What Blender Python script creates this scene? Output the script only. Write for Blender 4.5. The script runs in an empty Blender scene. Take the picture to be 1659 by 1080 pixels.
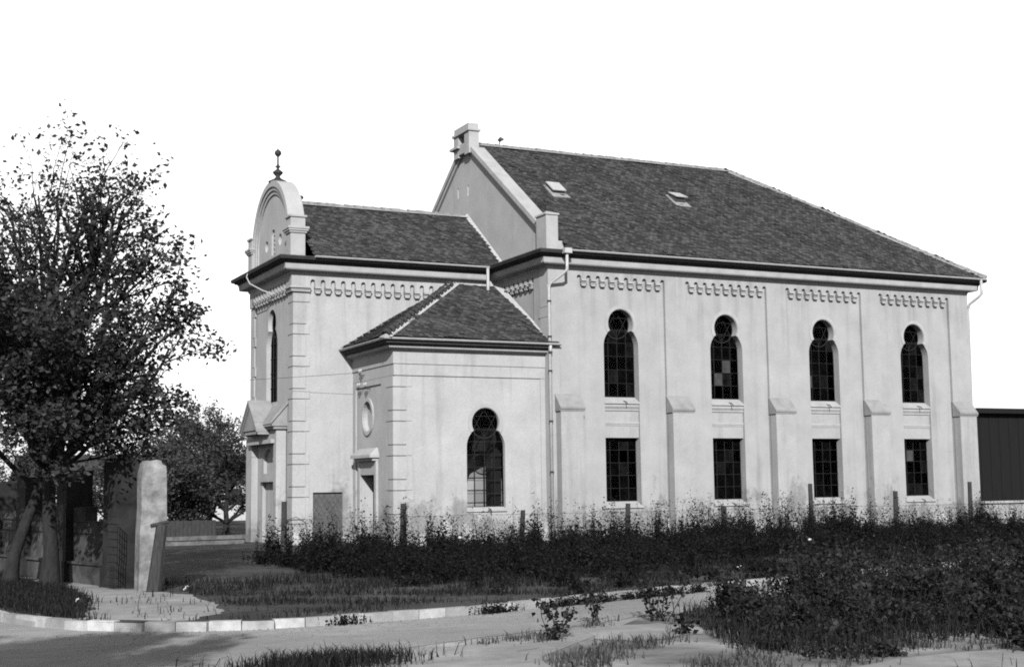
import bpy, math, random
import numpy as np
from mathutils import Vector, Matrix
from mathutils.geometry import tessellate_polygon

scn = bpy.context.scene
COL = scn.collection

# ------------------------------------------------------------------ camera
YAW, PITCH, ROLL = 0.4558, 0.1095, -0.013
CAM = Vector((-22.447, -42.75, 1.944))
sy, cy, sp, cp = math.sin(YAW), math.cos(YAW), math.sin(PITCH), math.cos(PITCH)
fwd = Vector((sy * cp, cy * cp, sp)); rgt = Vector((cy, -sy, 0)); upv = rgt.cross(fwd)
r2 = rgt * math.cos(ROLL) + upv * math.sin(ROLL); u2 = upv * math.cos(ROLL) - rgt * math.sin(ROLL)
cam_data = bpy.data.cameras.new('camera'); cam = bpy.data.objects.new('camera', cam_data); COL.objects.link(cam)
M = Matrix((r2, u2, -fwd)).transposed().to_4x4(); M.translation = CAM
cam.matrix_world = M
cam_data.sensor_width = 36.0; cam_data.lens = 36.0 * 2242.0 / 1659.0
cam_data.clip_start = 0.1; cam_data.clip_end = 3000
scn.camera = cam

# ------------------------------------------------------------------ sky, sun, exposure
SUN_EL = math.radians(28.0)
SUN_AZ = Vector((-0.41, -0.912, 0)).normalized()          # horizontal direction towards the sun
world = bpy.data.worlds.new('World'); scn.world = world; world.use_nodes = True
wn = world.node_tree.nodes; wl = world.node_tree.links; wn.clear()
sky = wn.new('ShaderNodeTexSky'); sky.sky_type = 'NISHITA'; sky.sun_disc = False
sky.sun_elevation = SUN_EL; sky.sun_rotation = math.atan2(SUN_AZ.x, SUN_AZ.y)
sky.air_density = 4.0; sky.dust_density = 0.0; sky.ozone_density = 1.0
bw = wn.new('ShaderNodeRGBToBW'); bg = wn.new('ShaderNodeBackground'); wo = wn.new('ShaderNodeOutputWorld')
bg.inputs['Strength'].default_value = 0.09
wl.new(sky.outputs[0], bw.inputs[0]); wl.new(bw.outputs[0], bg.inputs['Color']); wl.new(bg.outputs[0], wo.inputs[0])
sun_data = bpy.data.lights.new('sun', 'SUN'); sun_data.energy = 5.0; sun_data.angle = math.radians(0.53)
sun = bpy.data.objects.new('sun', sun_data); COL.objects.link(sun)
sdir = SUN_AZ * math.cos(SUN_EL) + Vector((0, 0, math.sin(SUN_EL)))
sun.rotation_euler = sdir.to_track_quat('Z', 'Y').to_euler(); sun.location = (-40, -70, 40)
scn.view_settings.view_transform = 'Standard'; scn.view_settings.look = 'None'
scn.view_settings.exposure = 1.2; scn.view_settings.gamma = 1.0; scn.view_settings.use_curve_mapping = False
scn.render.engine = 'CYCLES'
scn.cycles.use_denoising = False
scn.cycles.filter_width = 1.9
scn.cycles.max_bounces = 6; scn.cycles.transparent_max_bounces = 12

# ------------------------------------------------------------------ materials (a black-and-white world)
def new_mat(name):
    m = bpy.data.materials.new(name); m.use_nodes = True
    return m, m.node_tree.nodes, m.node_tree.links, m.node_tree.nodes['Principled BSDF']

def grey(v): return (v, v, v, 1)

K = 0.34
def mat(name, lo, hi, scale=3.0, rough=0.9, detail=8, bump=0.0, bscale=60.0, island=0.0, spec=0.2, big=None, stretch=None, distort=0.0):
    """grey material: noise between lo and hi, optional second large-scale blotching and per-piece variation"""
    m, n, l, b = new_mat(name); lo *= K; hi *= K
    b.inputs['Roughness'].default_value = rough; b.inputs['Specular IOR Level'].default_value = spec
    tc = n.new('ShaderNodeTexCoord'); src = tc.outputs['Object']
    geo = n.new('ShaderNodeNewGeometry'); src = geo.outputs['Position']
    if stretch:
        mp = n.new('ShaderNodeMapping'); mp.inputs['Scale'].default_value = stretch; l.new(src, mp.inputs[0]); src = mp.outputs[0]
    nz = n.new('ShaderNodeTexNoise'); nz.inputs['Scale'].default_value = scale; nz.inputs['Detail'].default_value = detail
    nz.inputs['Roughness'].default_value = 0.65; nz.inputs['Distortion'].default_value = distort
    l.new(src, nz.inputs['Vector'])
    mr = n.new('ShaderNodeMapRange'); mr.inputs['From Min'].default_value = 0.3; mr.inputs['From Max'].default_value = 0.7
    mr.inputs['To Min'].default_value = lo; mr.inputs['To Max'].default_value = hi
    l.new(nz.outputs[0], mr.inputs[0]); val = mr.outputs[0]
    if big:
        n2 = n.new('ShaderNodeTexNoise'); n2.inputs['Scale'].default_value = big[0]; n2.inputs['Detail'].default_value = 5
        l.new(geo.outputs['Position'], n2.inputs['Vector'])
        m2 = n.new('ShaderNodeMapRange'); m2.inputs['From Min'].default_value = 0.35; m2.inputs['From Max'].default_value = 0.65
        m2.inputs['To Min'].default_value = big[1]; m2.inputs['To Max'].default_value = big[2]
        l.new(n2.outputs[0], m2.inputs[0])
        mu = n.new('ShaderNodeMath'); mu.operation = 'MULTIPLY'; l.new(val, mu.inputs[0]); l.new(m2.outputs[0], mu.inputs[1]); val = mu.outputs[0]
    if island:
        m3 = n.new('ShaderNodeMapRange'); m3.inputs['To Min'].default_value = 1 - island; m3.inputs['To Max'].default_value = 1 + island
        pw = n.new('ShaderNodeMath'); pw.operation = 'POWER'; pw.inputs[1].default_value = 2.0
        l.new(geo.outputs['Random Per Island'], pw.inputs[0]); l.new(pw.outputs[0], m3.inputs[0])
        mu = n.new('ShaderNodeMath'); mu.operation = 'MULTIPLY'; l.new(val, mu.inputs[0]); l.new(m3.outputs[0], mu.inputs[1]); val = mu.outputs[0]
    cc = n.new('ShaderNodeCombineColor')
    for i in range(3): l.new(val, cc.inputs[i])
    l.new(cc.outputs[0], b.inputs['Base Color'])
    if bump:
        n4 = n.new('ShaderNodeTexNoise'); n4.inputs['Scale'].default_value = bscale; n4.inputs['Detail'].default_value = 4
        l.new(geo.outputs['Position'], n4.inputs['Vector'])
        bp = n.new('ShaderNodeBump'); bp.inputs['Strength'].default_value = bump; bp.inputs['Distance'].default_value = 0.02
        l.new(n4.outputs[0], bp.inputs['Height']); l.new(bp.outputs[0], b.inputs['Normal'])
    return m

def plaster_mat(name, lo, hi):
    """old lime plaster: mottling, vertical run-off streaks, damp and repaired patches with their own outline near the foot"""
    m, n, l, b = new_mat(name)
    b.inputs['Roughness'].default_value = 0.95; b.inputs['Specular IOR Level'].default_value = 0.1
    geo = n.new('ShaderNodeNewGeometry'); pos = geo.outputs['Position']
    def noise(scale, detail=6, vec=pos, rough=0.6):
        t = n.new('ShaderNodeTexNoise'); t.inputs['Scale'].default_value = scale; t.inputs['Detail'].default_value = detail
        t.inputs['Roughness'].default_value = rough; l.new(vec, t.inputs['Vector']); return t.outputs[0]
    def rng(v, a, b_, c, d):
        t = n.new('ShaderNodeMapRange'); t.inputs['From Min'].default_value = a; t.inputs['From Max'].default_value = b_
        t.inputs['To Min'].default_value = c; t.inputs['To Max'].default_value = d; l.new(v, t.inputs[0]); return t.outputs[0]
    def math_(op, a, c):
        t = n.new('ShaderNodeMath'); t.operation = op
        for i, x in enumerate((a, c)):
            if isinstance(x, (int, float)): t.inputs[i].default_value = x
            else: l.new(x, t.inputs[i])
        return t.outputs[0]
    v = rng(noise(0.9, 9, rough=0.7), 0.3, 0.7, lo, hi)
    v = math_('MULTIPLY', v, rng(noise(26, 4), 0.3, 0.7, 0.88, 1.08))
    mp = n.new('ShaderNodeMapping'); mp.inputs['Scale'].default_value = (2.6, 2.6, 0.16); l.new(pos, mp.inputs[0])
    sep = n.new('ShaderNodeSeparateXYZ'); l.new(pos, sep.inputs[0])
    band = rng(sep.outputs[2], 6.6, 9.4, 0.0, 0.10); band2 = rng(sep.outputs[2], 3.0, 1.0, 0.0, 0.08)
    run = math_('ADD', math_('ADD', noise(1.0, 6, mp.outputs[0]), band), math_('ADD', band2, rng(sep.outputs[2], 9.5, 10.1, 0.0, -0.12)))
    v = math_('MULTIPLY', v, rng(run, 0.54, 0.80, 1.0, 0.74))
    # damp stains and patched render low on the walls
    low = rng(sep.outputs[2], 0.2, 3.4, 0.22, -0.13)
    st = math_('ADD', noise(0.8, 7, rough=0.7), low)
    v = math_('MULTIPLY', v, rng(st, 0.60, 0.70, 1.0, 0.62))
    low2 = rng(sep.outputs[2], 0.3, 1.5, 0.08, -0.2)
    mo = n.new('ShaderNodeMapping'); mo.inputs['Location'].default_value = (7, 3, 1); l.new(pos, mo.inputs[0])
    st2 = math_('ADD', noise(1.1, 5, mo.outputs[0]), low2)
    v = math_('ADD', v, rng(st2, 0.58, 0.63, 0.0, 0.05))
    cc = n.new('ShaderNodeCombineColor')
    for i in range(3): l.new(v, cc.inputs[i])
    l.new(cc.outputs[0], b.inputs['Base Color'])
    bp = n.new('ShaderNodeBump'); bp.inputs['Strength'].default_value = 0.35; bp.inputs['Distance'].default_value = 0.02
    l.new(noise(14, 8), bp.inputs['Height']); l.new(bp.outputs[0], b.inputs['Normal'])
    return m

def glass_mat(name):
    m, n, l, b = new_mat(name)
    n.remove(b); out = n['Material Output']
    tr = n.new('ShaderNodeBsdfTransparent'); tr.inputs[0].default_value = grey(0.72)
    gl = n.new('ShaderNodeBsdfGlossy'); gl.inputs['Color'].default_value = grey(0.9); gl.inputs['Roughness'].default_value = 0.03
    mx = n.new('ShaderNodeMixShader'); mx.inputs[0].default_value = 0.003
    l.new(tr.outputs[0], mx.inputs[1]); l.new(gl.outputs[0], mx.inputs[2]); l.new(mx.outputs[0], out.inputs[0])
    return m

def dusty_sheen_mat(name, sheen):
    m, n, l, b = new_mat(name)
    n.remove(b); out = n['Material Output']
    tr = n.new('ShaderNodeBsdfTransparent'); tr.inputs[0].default_value = grey(0.6)
    df = n.new('ShaderNodeBsdfDiffuse'); df.inputs[0].default_value = grey(0.16)  # differing pane reflections put in as a pale diffuse share
    geo = n.new('ShaderNodeNewGeometry'); nz = n.new('ShaderNodeTexNoise'); nz.inputs['Scale'].default_value = 3.0; nz.inputs['Detail'].default_value = 5
    mr = n.new('ShaderNodeMapRange'); mr.inputs['From Min'].default_value = 0.35; mr.inputs['From Max'].default_value = 0.7; mr.inputs['To Min'].default_value = sheen * .3; mr.inputs['To Max'].default_value = sheen
    l.new(geo.outputs['Position'], nz.inputs['Vector']); l.new(nz.outputs[0], mr.inputs[0])
    mx = n.new('ShaderNodeMixShader'); l.new(mr.outputs[0], mx.inputs[0])
    l.new(tr.outputs[0], mx.inputs[1]); l.new(df.outputs[0], mx.inputs[2]); l.new(mx.outputs[0], out.inputs[0])
    return m

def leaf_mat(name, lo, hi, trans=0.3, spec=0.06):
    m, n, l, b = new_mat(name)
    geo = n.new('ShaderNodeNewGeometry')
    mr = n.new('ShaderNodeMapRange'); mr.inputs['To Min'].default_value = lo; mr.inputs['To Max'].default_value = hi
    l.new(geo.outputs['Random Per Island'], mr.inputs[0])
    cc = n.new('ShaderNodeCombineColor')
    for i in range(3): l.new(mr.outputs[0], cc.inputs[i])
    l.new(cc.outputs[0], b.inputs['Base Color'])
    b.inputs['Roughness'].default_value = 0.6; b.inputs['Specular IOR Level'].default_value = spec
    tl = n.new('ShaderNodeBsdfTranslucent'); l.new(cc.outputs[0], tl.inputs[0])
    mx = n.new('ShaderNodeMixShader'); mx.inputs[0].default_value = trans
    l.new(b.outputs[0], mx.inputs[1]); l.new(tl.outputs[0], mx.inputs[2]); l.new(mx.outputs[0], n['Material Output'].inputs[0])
    return m

MT = dict(
    plaster=plaster_mat('plaster', 0.172, 0.214),
    plaster_nave_dim=plaster_mat('dimmed_nave_plaster', 0.152, 0.194),  # darker copy for the nave: brightness fall-off put into the colour
    weathered=mat('weathered_cap', 0.30, 0.44, 3.0, bump=0.4, bscale=20),
    trim=mat('trim_plaster', 0.44, 0.60, 2.0, bump=0.2, bscale=30),
    tile=mat('roof_tile', 0.058, 0.100, 14.0, rough=0.9, island=0.46, big=(0.5, 0.9, 1.1), spec=0.1),
    ridge=mat('ridge_tile', 0.16, 0.42, 5.0, rough=0.9),
    ridge_dark=mat('hip_tile', 0.03, 0.10, 5.0),
    eaves=mat('dark_eaves_paint', 0.03, 0.07, 5.0),
    mortar=mat('lime_mortar', 0.5, 0.72, 9.0, bump=0.5),
    zinc=mat('zinc', 0.5, 0.66, 4.0, rough=0.6, spec=0.4),
    iron=mat('dark_iron', 0.02, 0.05, 8.0, rough=0.7),
    bar=mat('glazing_bar', 0.006, 0.03, 8.0, rough=0.7),
    glass=glass_mat('window_glass'),
    dusty_sheen=dusty_sheen_mat('dusty_sheen_glass', 0.014), dusty_sheen_more=dusty_sheen_mat('very_dusty_sheen_glass', 0.04),
    board=mat('pale_board_daylight', 0.04, 0.09, 4.0),  # boards, and daylight seen through painted into the second window's panes
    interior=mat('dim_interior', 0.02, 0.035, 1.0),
    inplaster=mat('inner_plaster', 0.55, 0.7, 1.5),
    door=mat('door_wood', 0.05, 0.09, 6.0, stretch=(6, 6, 0.6)),
    steel=mat('grey_sheet', 0.10, 0.16, 5.0, rough=0.6),
    post=mat('weathered_post', 0.03, 0.08, 9.0, stretch=(3, 3, 0.5), bump=0.5),
    wire=mat('wire', 0.10, 0.16, 6.0, rough=0.6),
    kerb=mat('kerb_concrete', 0.48, 0.78, 5.0, bump=0.5, big=(1.3, 0.8, 1.1)),
    road=mat('road_surface', 0.34, 0.47, 2.5, detail=14, bump=0.6, bscale=55, big=(0.3, 0.82, 1.12), stretch=(.6, 1.6, 1)),
    path=mat('trodden_path', 0.30, 0.52, 2.0, bump=0.4, bscale=20, big=(0.6, 0.75, 1.1)),
    soil=mat('grassy_soil', 0.012, 0.085, 1.6, detail=10, bump=0.6, bscale=12, big=(0.5, 0.6, 1.5)),
    nearsoil=mat('dry_verge_soil', 0.13, 0.50, 1.1, detail=10, bump=0.6, bscale=12, big=(0.45, 0.5, 1.3)),
    bark=mat('bark', 0.010, 0.038, 7.0, stretch=(2, 2, 0.5), bump=0.9, bscale=14),
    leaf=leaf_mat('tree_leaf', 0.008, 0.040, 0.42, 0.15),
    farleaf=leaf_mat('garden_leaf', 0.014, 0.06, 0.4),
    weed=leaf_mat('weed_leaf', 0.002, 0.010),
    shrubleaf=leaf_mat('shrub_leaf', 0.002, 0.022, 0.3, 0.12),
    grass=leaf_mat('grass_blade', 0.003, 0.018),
    drygrass=leaf_mat('dry_grass_blade', 0.012, 0.06),
    petal=mat('white_petal', 0.75, 0.85, 10.0),
    oldwall=mat('dirty_shaded_render', 0.012, 0.17, 1.6, detail=10, bump=0.8, bscale=9, big=(0.7, 0.55, 1.25), distort=0.6),  # dirt plus missing tree-crown shade, both put into the colour
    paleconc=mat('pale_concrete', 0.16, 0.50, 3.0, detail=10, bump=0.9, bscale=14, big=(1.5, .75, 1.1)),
    shaded_render=mat('crown_shaded_render', 0.006, 0.045, 2.0, detail=10, bump=0.8, bscale=9, distort=0.6),  # tree-crown shade on the wall pillars put into the colour
    shed=mat('tarred_board', 0.003, 0.008, 3.0, stretch=(4, 4, 0.4)),
    lowwall=mat('pale_low_wall', 0.34, 0.58, 2.2, bump=0.3),
    grit=mat('grit', 0.2, 0.5, 30.0),
    white=mat('limewash', 0.6, 0.75, 2.0),
    wood=mat('sawn_wood', 0.10, 0.26, 5.0),
)

# every kerb stone weathers a little differently
_n = MT['kerb'].node_tree.nodes; _l = MT['kerb'].node_tree.links; _b = _n['Principled BSDF']
_oi = _n.new('ShaderNodeObjectInfo'); _mr = _n.new('ShaderNodeMapRange'); _mr.inputs['To Min'].default_value = 0.62; _mr.inputs['To Max'].default_value = 1.05
_vm = _n.new('ShaderNodeVectorMath'); _vm.operation = 'SCALE'; _src = _b.inputs['Base Color'].links[0].from_socket
_l.new(_oi.outputs['Random'], _mr.inputs[0]); _l.new(_src, _vm.inputs[0]); _l.new(_mr.outputs[0], _vm.inputs['Scale']); _l.new(_vm.outputs[0], _b.inputs['Base Color'])

# ------------------------------------------------------------------ helpers
def link(name, me, m=None, parent=None):
    o = bpy.data.objects.new(name, me); COL.objects.link(o)
    if m is not None and not me.materials: me.materials.append(MT[m] if isinstance(m, str) else m)
    if parent is not None: o.parent = parent
    return o

def empty(name, loc=(0, 0, 0)):
    o = bpy.data.objects.new(name, None); COL.objects.link(o); o.location = loc; o.empty_display_size = 0.3
    return o

def tag(o, label=None, cat=None, group=None, kind=None):
    if label: o['label'] = label
    if cat: o['category'] = cat
    if group: o['group'] = group
    if kind: o['kind'] = kind
    return o

class MB:
    def __init__(s): s.v = []; s.f = []
    def add(s, vs, fs):
        k = len(s.v); s.v += [tuple(x) for x in vs]; s.f += [tuple(i + k for i in f) for f in fs]; return s
    def box(s, x0, x1, y0, y1, z0, z1):
        return s.add([(x0, y0, z0), (x1, y0, z0), (x1, y1, z0), (x0, y1, z0), (x0, y0, z1), (x1, y0, z1), (x1, y1, z1), (x0, y1, z1)],
                     [(0, 3, 2, 1), (4, 5, 6, 7), (0, 1, 5, 4), (1, 2, 6, 5), (2, 3, 7, 6), (3, 0, 4, 7)])
    def quad(s, *p): return s.add(p, [tuple(range(len(p)))])
    def tube(s, pts, r, n=8, cap=True):
        pts = [Vector(p) for p in pts]; rs = r if isinstance(r, (list, tuple)) else [r] * len(pts)
        k = len(s.v); prev = None
        for i, p in enumerate(pts):
            d = (pts[min(i + 1, len(pts) - 1)] - pts[max(i - 1, 0)]).normalized()
            a = d.cross(Vector((0, 0, 1))) if abs(d.z) < 0.95 else d.cross(Vector((1, 0, 0)))
            if prev is not None:
                a = prev - d * prev.dot(d)
            a.normalize(); prev = a; b = d.cross(a)
            for j in range(n):
                t = 2 * math.pi * j / n
                s.v.append(tuple(p + (a * math.cos(t) + b * math.sin(t)) * rs[i]))
        for i in range(len(pts) - 1):
            for j in range(n):
                a0 = k + i * n + j; a1 = k + i * n + (j + 1) % n
                s.f.append((a0, a1, a1 + n, a0 + n))
        if cap:
            s.f.append(tuple(k + j for j in range(n))[::-1]); s.f.append(tuple(k + (len(pts) - 1) * n + j for j in range(n)))
        return s
    def lathe(s, prof, c, n=16):
        k = len(s.v)
        for r, z in prof:
            for j in range(n):
                t = 2 * math.pi * j / n; s.v.append((c[0] + r * math.cos(t), c[1] + r * math.sin(t), c[2] + z))
        for i in range(len(prof) - 1):
            for j in range(n):
                a0 = k + i * n + j; a1 = k + i * n + (j + 1) % n
                s.f.append((a0, a1, a1 + n, a0 + n))
        return s
    def prism(s, poly, fr, d0, d1):
        """2-D polygon in frame fr, between depths d0 and d1"""
        n = len(poly); vs = [fr(u, v, d0) for u, v in poly] + [fr(u, v, d1) for u, v in poly]
        tr = tessellate_polygon([[Vector((u, v, 0)) for u, v in poly]])
        fs = [tuple(t) for t in tr] + [tuple(i + n for i in t[::-1]) for t in tr] + [(i, (i + 1) % n, (i + 1) % n + n, i + n) for i in range(n)]
        return s.add(vs, fs)
    def plate(s, outer, holes, fr, d0, d1, edge=True):
        """a face with holes at depth d0 whose edges run back to depth d1"""
        loops = [outer] + list(holes)
        flat = [p for lp in loops for p in lp]
        tr = tessellate_polygon([[Vector((u, v, 0)) for u, v in lp] for lp in loops])
        s.add([fr(u, v, d0) for u, v in flat], [tuple(t) for t in tr])
        for k, lp in enumerate(loops):
            if k == 0 and not edge: continue
            n = len(lp)
            s.add([fr(u, v, d0) for u, v in lp] + [fr(u, v, d1) for u, v in lp], [(i, (i + 1) % n, (i + 1) % n + n, i + n) for i in range(n)])
        return s
    def mesh(s, name, smooth=False):
        me = bpy.data.meshes.new(name); me.from_pydata(s.v, [], s.f); me.update()
        if smooth: me.polygons.foreach_set('use_smooth', [True] * len(me.polygons))
        return me
    def build(s, name, m, parent=None, smooth=False):
        return link(name, s.mesh(name, smooth), m, parent)

def frame(O, U, N):
    O, U, N = Vector(O), Vector(U), Vector(N)
    return lambda u, v, d=0.0: O + U * u + Vector((0, 0, v)) - N * d
def south(y): return frame((0, y, 0), (1, 0, 0), (0, -1, 0))       # u = X
def west(x): return frame((x, 0, 0), (0, -1, 0), (-1, 0, 0))       # u = -Y

def rect(u0, u1, v0, v1): return [(u0, v0), (u1, v0), (u1, v1), (u0, v1)]

def notch(u0, u1, v1, n0, n1, nv):
    return [(u0, 0), (n0, 0), (n0, nv), (n1, nv), (n1, 0), (u1, 0), (u1, v1), (u0, v1)]

def sweep(prof, path):
    """closed (out, z) profile along an open path; outward is to the right of travel"""
    mb = MB(); P = [Vector((x, y)) for x, y in path]; n = len(prof); rings = []
    for i, p in enumerate(P):
        ns = []
        if i > 0: d = (P[i] - P[i - 1]).normalized(); ns.append(Vector((d.y, -d.x)))
        if i < len(P) - 1: d = (P[i + 1] - P[i]).normalized(); ns.append(Vector((d.y, -d.x)))
        m = ns[0] if len(ns) == 1 else (ns[0] + ns[1]) / (1 + ns[0].dot(ns[1]))
        mb.v += [(p.x + m.x * o, p.y + m.y * o, z) for o, z in prof]
    for i in range(len(P) - 1):
        for j in range(n):
            a = i * n + j; b = i * n + (j + 1) % n
            mb.f.append((a, b, b + n, a + n))
    mb.f.append(tuple(range(n))); mb.f.append(tuple(range((len(P) - 1) * n, len(P) * n))[::-1])
    return mb

def arrays_mesh(name, V, T):
    me = bpy.data.meshes.new(name)
    V = np.asarray(V, dtype=np.float32); T = np.asarray(T, dtype=np.int32)
    me.vertices.add(len(V)); me.vertices.foreach_set('co', V.ravel())
    k = T.shape[1]
    me.loops.add(T.size); me.loops.foreach_set('vertex_index', T.ravel())
    me.polygons.add(len(T)); me.polygons.foreach_set('loop_start', np.arange(0, T.size, k, dtype=np.int32))
    me.update(calc_edges=True); me.validate()
    return me

# ------------------------------------------------------------------ building dimensions (metres)
XF, W, Y1, XA, YA, L = -8.0, 13.85, 4.242, -5.745, 0.258, 19.3
YM = W / 2; Y2 = W - Y1
A0, BAY, WW = 2.149, 4.56, 1.443
SLOPE = 0.715
def zroof(y): return 10.64 + SLOPE * y                       # nave, south slope

# ------------------------------------------------------------------ the ground
def sheet(name, poly, z, m, kind='structure'):
    mb = MB(); tr = tessellate_polygon([[Vector((x, y, 0)) for x, y in poly]])
    mb.add([(x, y, z) for x, y in poly], [tuple(t) for t in tr])
    return tag(mb.build(name, m), kind=kind)

def rough(poly, amp=.09, step=.3, seed=1):
    r = random.Random(seed); out = []
    for (ax, ay), (bx, by) in zip(poly, poly[1:] + poly[:1]):
        l = math.hypot(bx - ax, by - ay); n = max(1, min(60, int(l / step)))
        for i in range(n): t = i / n; out.append((ax + (bx - ax) * t + r.gauss(0, amp), ay + (by - ay) * t + r.gauss(0, amp)))
    return out

KERB = [(-20.6, 40), (-20.5, 0), (-20.35, -12), (-20.2, -16.5), (-19.93, -18.64), (-19.52, -19.93), (-19.09, -20.8), (-18.48, -21.43), (-17.69, -21.96), (-16.85, -22.25),
        (-15.89, -22.27), (-14.88, -22.2), (-13.78, -22.05), (-12.56, -21.78), (-11.2, -21.37), (-9.64, -20.81), (-6.99, -19.9), (-4.99, -19.35), (0, -17.9), (25, -10.6), (90, 8)]
NEAR = [(90, -1), (25, -15.4), (0, -21.0), (-8.8, -23.0), (-11.2, -23.75), (-13.0, -24.9), (-13.67, -25.2), (-14.92, -25.8), (-15.94, -26.0), (-17.2, -26.1), (-18.05, -26.5), (-18.6, -27.6), (-19.2, -32), (-19.6, -90)]
sheet('ground', [(-900, -900), (900, -900), (900, 900), (-900, 900)], -0.135, 'nearsoil')
sheet('road', KERB + NEAR[:3] + rough(NEAR[3:-3], .05, .25)[:-8] + [(-19.2, -32), (-19.6, -90)] + [(-25.0, -90), (-25.0, 40)], -0.130, 'road')
yard = sheet('yard_ground', KERB + [(900, 200), (900, 880), (-20.6, 880)], 0.0, 'soil')
sheet('footpath', rough([(-18.75, -7.5), (-18.45, -11), (-18.05, -14), (-18.2, -17), (-18.9, -20.4), (-18.4, -21.1), (-17.6, -21.6), (-16.6, -20.4), (-16.4, -16.6), (-16.85, -15.2), (-17.45, -13), (-17.7, -10.5), (-18.1, -7.5)]), 0.005, 'path')
sheet('dirt_path', rough([(-17.5, -32), (-16.7, -28.6), (-16.35, -27.4), (-15.85, -26.35), (-15.3, -25.95), (-14.3, -25.75), (-13.95, -25.85), (-14.5, -26.8), (-14.9, -28.2), (-14.6, -32)]), -0.126, 'path')
sheet('pavement', [(-13.2, -31.3), (-12.1, -30.2), (-11.14, -29.85), (-10.12, -29.75), (-9.12, -29.85), (-4, -29.0), (-4, -34), (-13.4, -34)], -0.126, 'path')
sheet('bare_patch', rough([(-12.9, -25.4), (-12.1, -24.7), (-11.2, -24.7), (-10.9, -25.4), (-11.6, -26.3), (-12.6, -26.7), (-13.1, -26.3)]), -0.1275, 'path')

# kerb: one piece of setting, its stones its pieces
rnd = random.Random(4)
kerb = tag(empty('kerb'), kind='structure')
stone = MB().box(0, 0.47, 0, 0.15, -0.26, 0.0)
stone_me = stone.mesh('kerb_stone'); stone_me.materials.append(MT['kerb'])
def resample(pts, step):
    out = []; acc = 0.0
    for a, b in zip(pts[:-1], pts[1:]):
        a = Vector(a); b = Vector(b); l = (b - a).length; d = (b - a) / l; t = acc
        while t < l: out.append((a + d * t, d)); t += step
        acc = t - l
    return out
for p, d in resample(KERB[2:19] + [(14, -13.8)], 0.485):
    o = link('kerb_stone', stone_me, None, kerb)
    o.location = (p.x, p.y, 0.012 + rnd.uniform(-0.012, 0.01)); o.rotation_euler = (rnd.uniform(-.02, .02), rnd.uniform(-.01, .01), math.atan2(d.y, d.x) + rnd.uniform(-.02, .02))
kb = sweep([(-0.1, -0.25), (0.05, -0.25), (0.05, -0.02), (-0.1, -0.02)], [(p[0], p[1] + 0.0) for p in KERB])
o = kb.build('kerb_bedding', 'path', kerb); o.location = (0, 0.12, -0.03)

# ------------------------------------------------------------------ the synagogue
SYN = tag(empty('synagogue', (6, 5, 0)), 'pale plastered synagogue with arcaded friezes, keyhole windows and dark tiled roofs', 'synagogue')
bpy.context.view_layer.update()
SINV = SYN.matrix_world.inverted()
def syn(o): o.parent = SYN; o.matrix_parent_inverse = SINV; return o
def child(o, parent): o.parent = parent; o.matrix_parent_inverse = Matrix(); return o

def keyhole(c, zb, zs, r=0.72, rc=0.515, neck=0.45, n=12):
    """keyhole outline: straight jambs, shoulder arcs, round head"""
    h1 = math.sqrt(r * r - neck * neck); zc = zs + h1 + math.sqrt(rc * rc - neck * neck)
    P = [(c - r, zb), (c + r, zb)]
    a1 = math.acos(neck / r)
    for i in range(n // 2 + 1): t = a1 * i / (n // 2); P.append((c + r * math.cos(t), zs + r * math.sin(t)))
    a0 = -math.acos(neck / rc)
    for i in range(1, 2 * n): t = a0 + (math.pi - 2 * a0) * i / (2 * n); P.append((c + rc * math.cos(t), zc + rc * math.sin(t)))
    for i in range(n // 2 + 1): t = math.pi - a1 + a1 * i / (n // 2); P.append((c + r * math.cos(t), zs + r * math.sin(t)))
    return P, zc

def crenel(u0, u1, zb, zc, zt, n, slot):
    """recessed bay whose upper edge is a row of n narrow round-headed slots between corbels"""
    pitch = (u1 - u0 - slot) / (n - 1); P = [(u0, zb), (u1, zb)]; cor = []
    for k in reversed(range(n)):
        a = u0 + k * pitch; b = a + slot; m = (a + b) / 2; r = slot / 2
        P.append((b, zc)) if k < n - 1 else None
        for i in range(7): t = math.pi * i / 6; P.append((m + r * math.cos(t), zt - r + r * math.sin(t)))
        if k > 0: P.append((a, zc)); cor.append((a - (pitch - slot) / 2, pitch - slot))
    return P, cor

def frieze_outline(P, zc, U0, U1, ztop):
    return [(U0, ztop), (U0, zc), (P[0][0], zc)] + P[2:][::-1] + [(P[1][0], zc), (U1, zc), (U1, ztop)]

def corbels(cor, zc, fr, parent, proud):
    w = cor[0][1]
    for u, _ in cor:
        mb = MB()
        for (du, z0, z1, d) in ((0.0, 0.165, 0.19, 0.045), (0.012, 0.125, 0.165, 0.065), (0.0, 0.06, 0.085, 0.02), (-0.025, -0.045, 0.0, 0.0)):
            mb.prism(rect(u - w / 2 - du, u + w / 2 + du, zc + z0, zc + z1), fr, -d - 0.002, proud)
        child(mb.build('corbel', 'trim'), parent)



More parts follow.
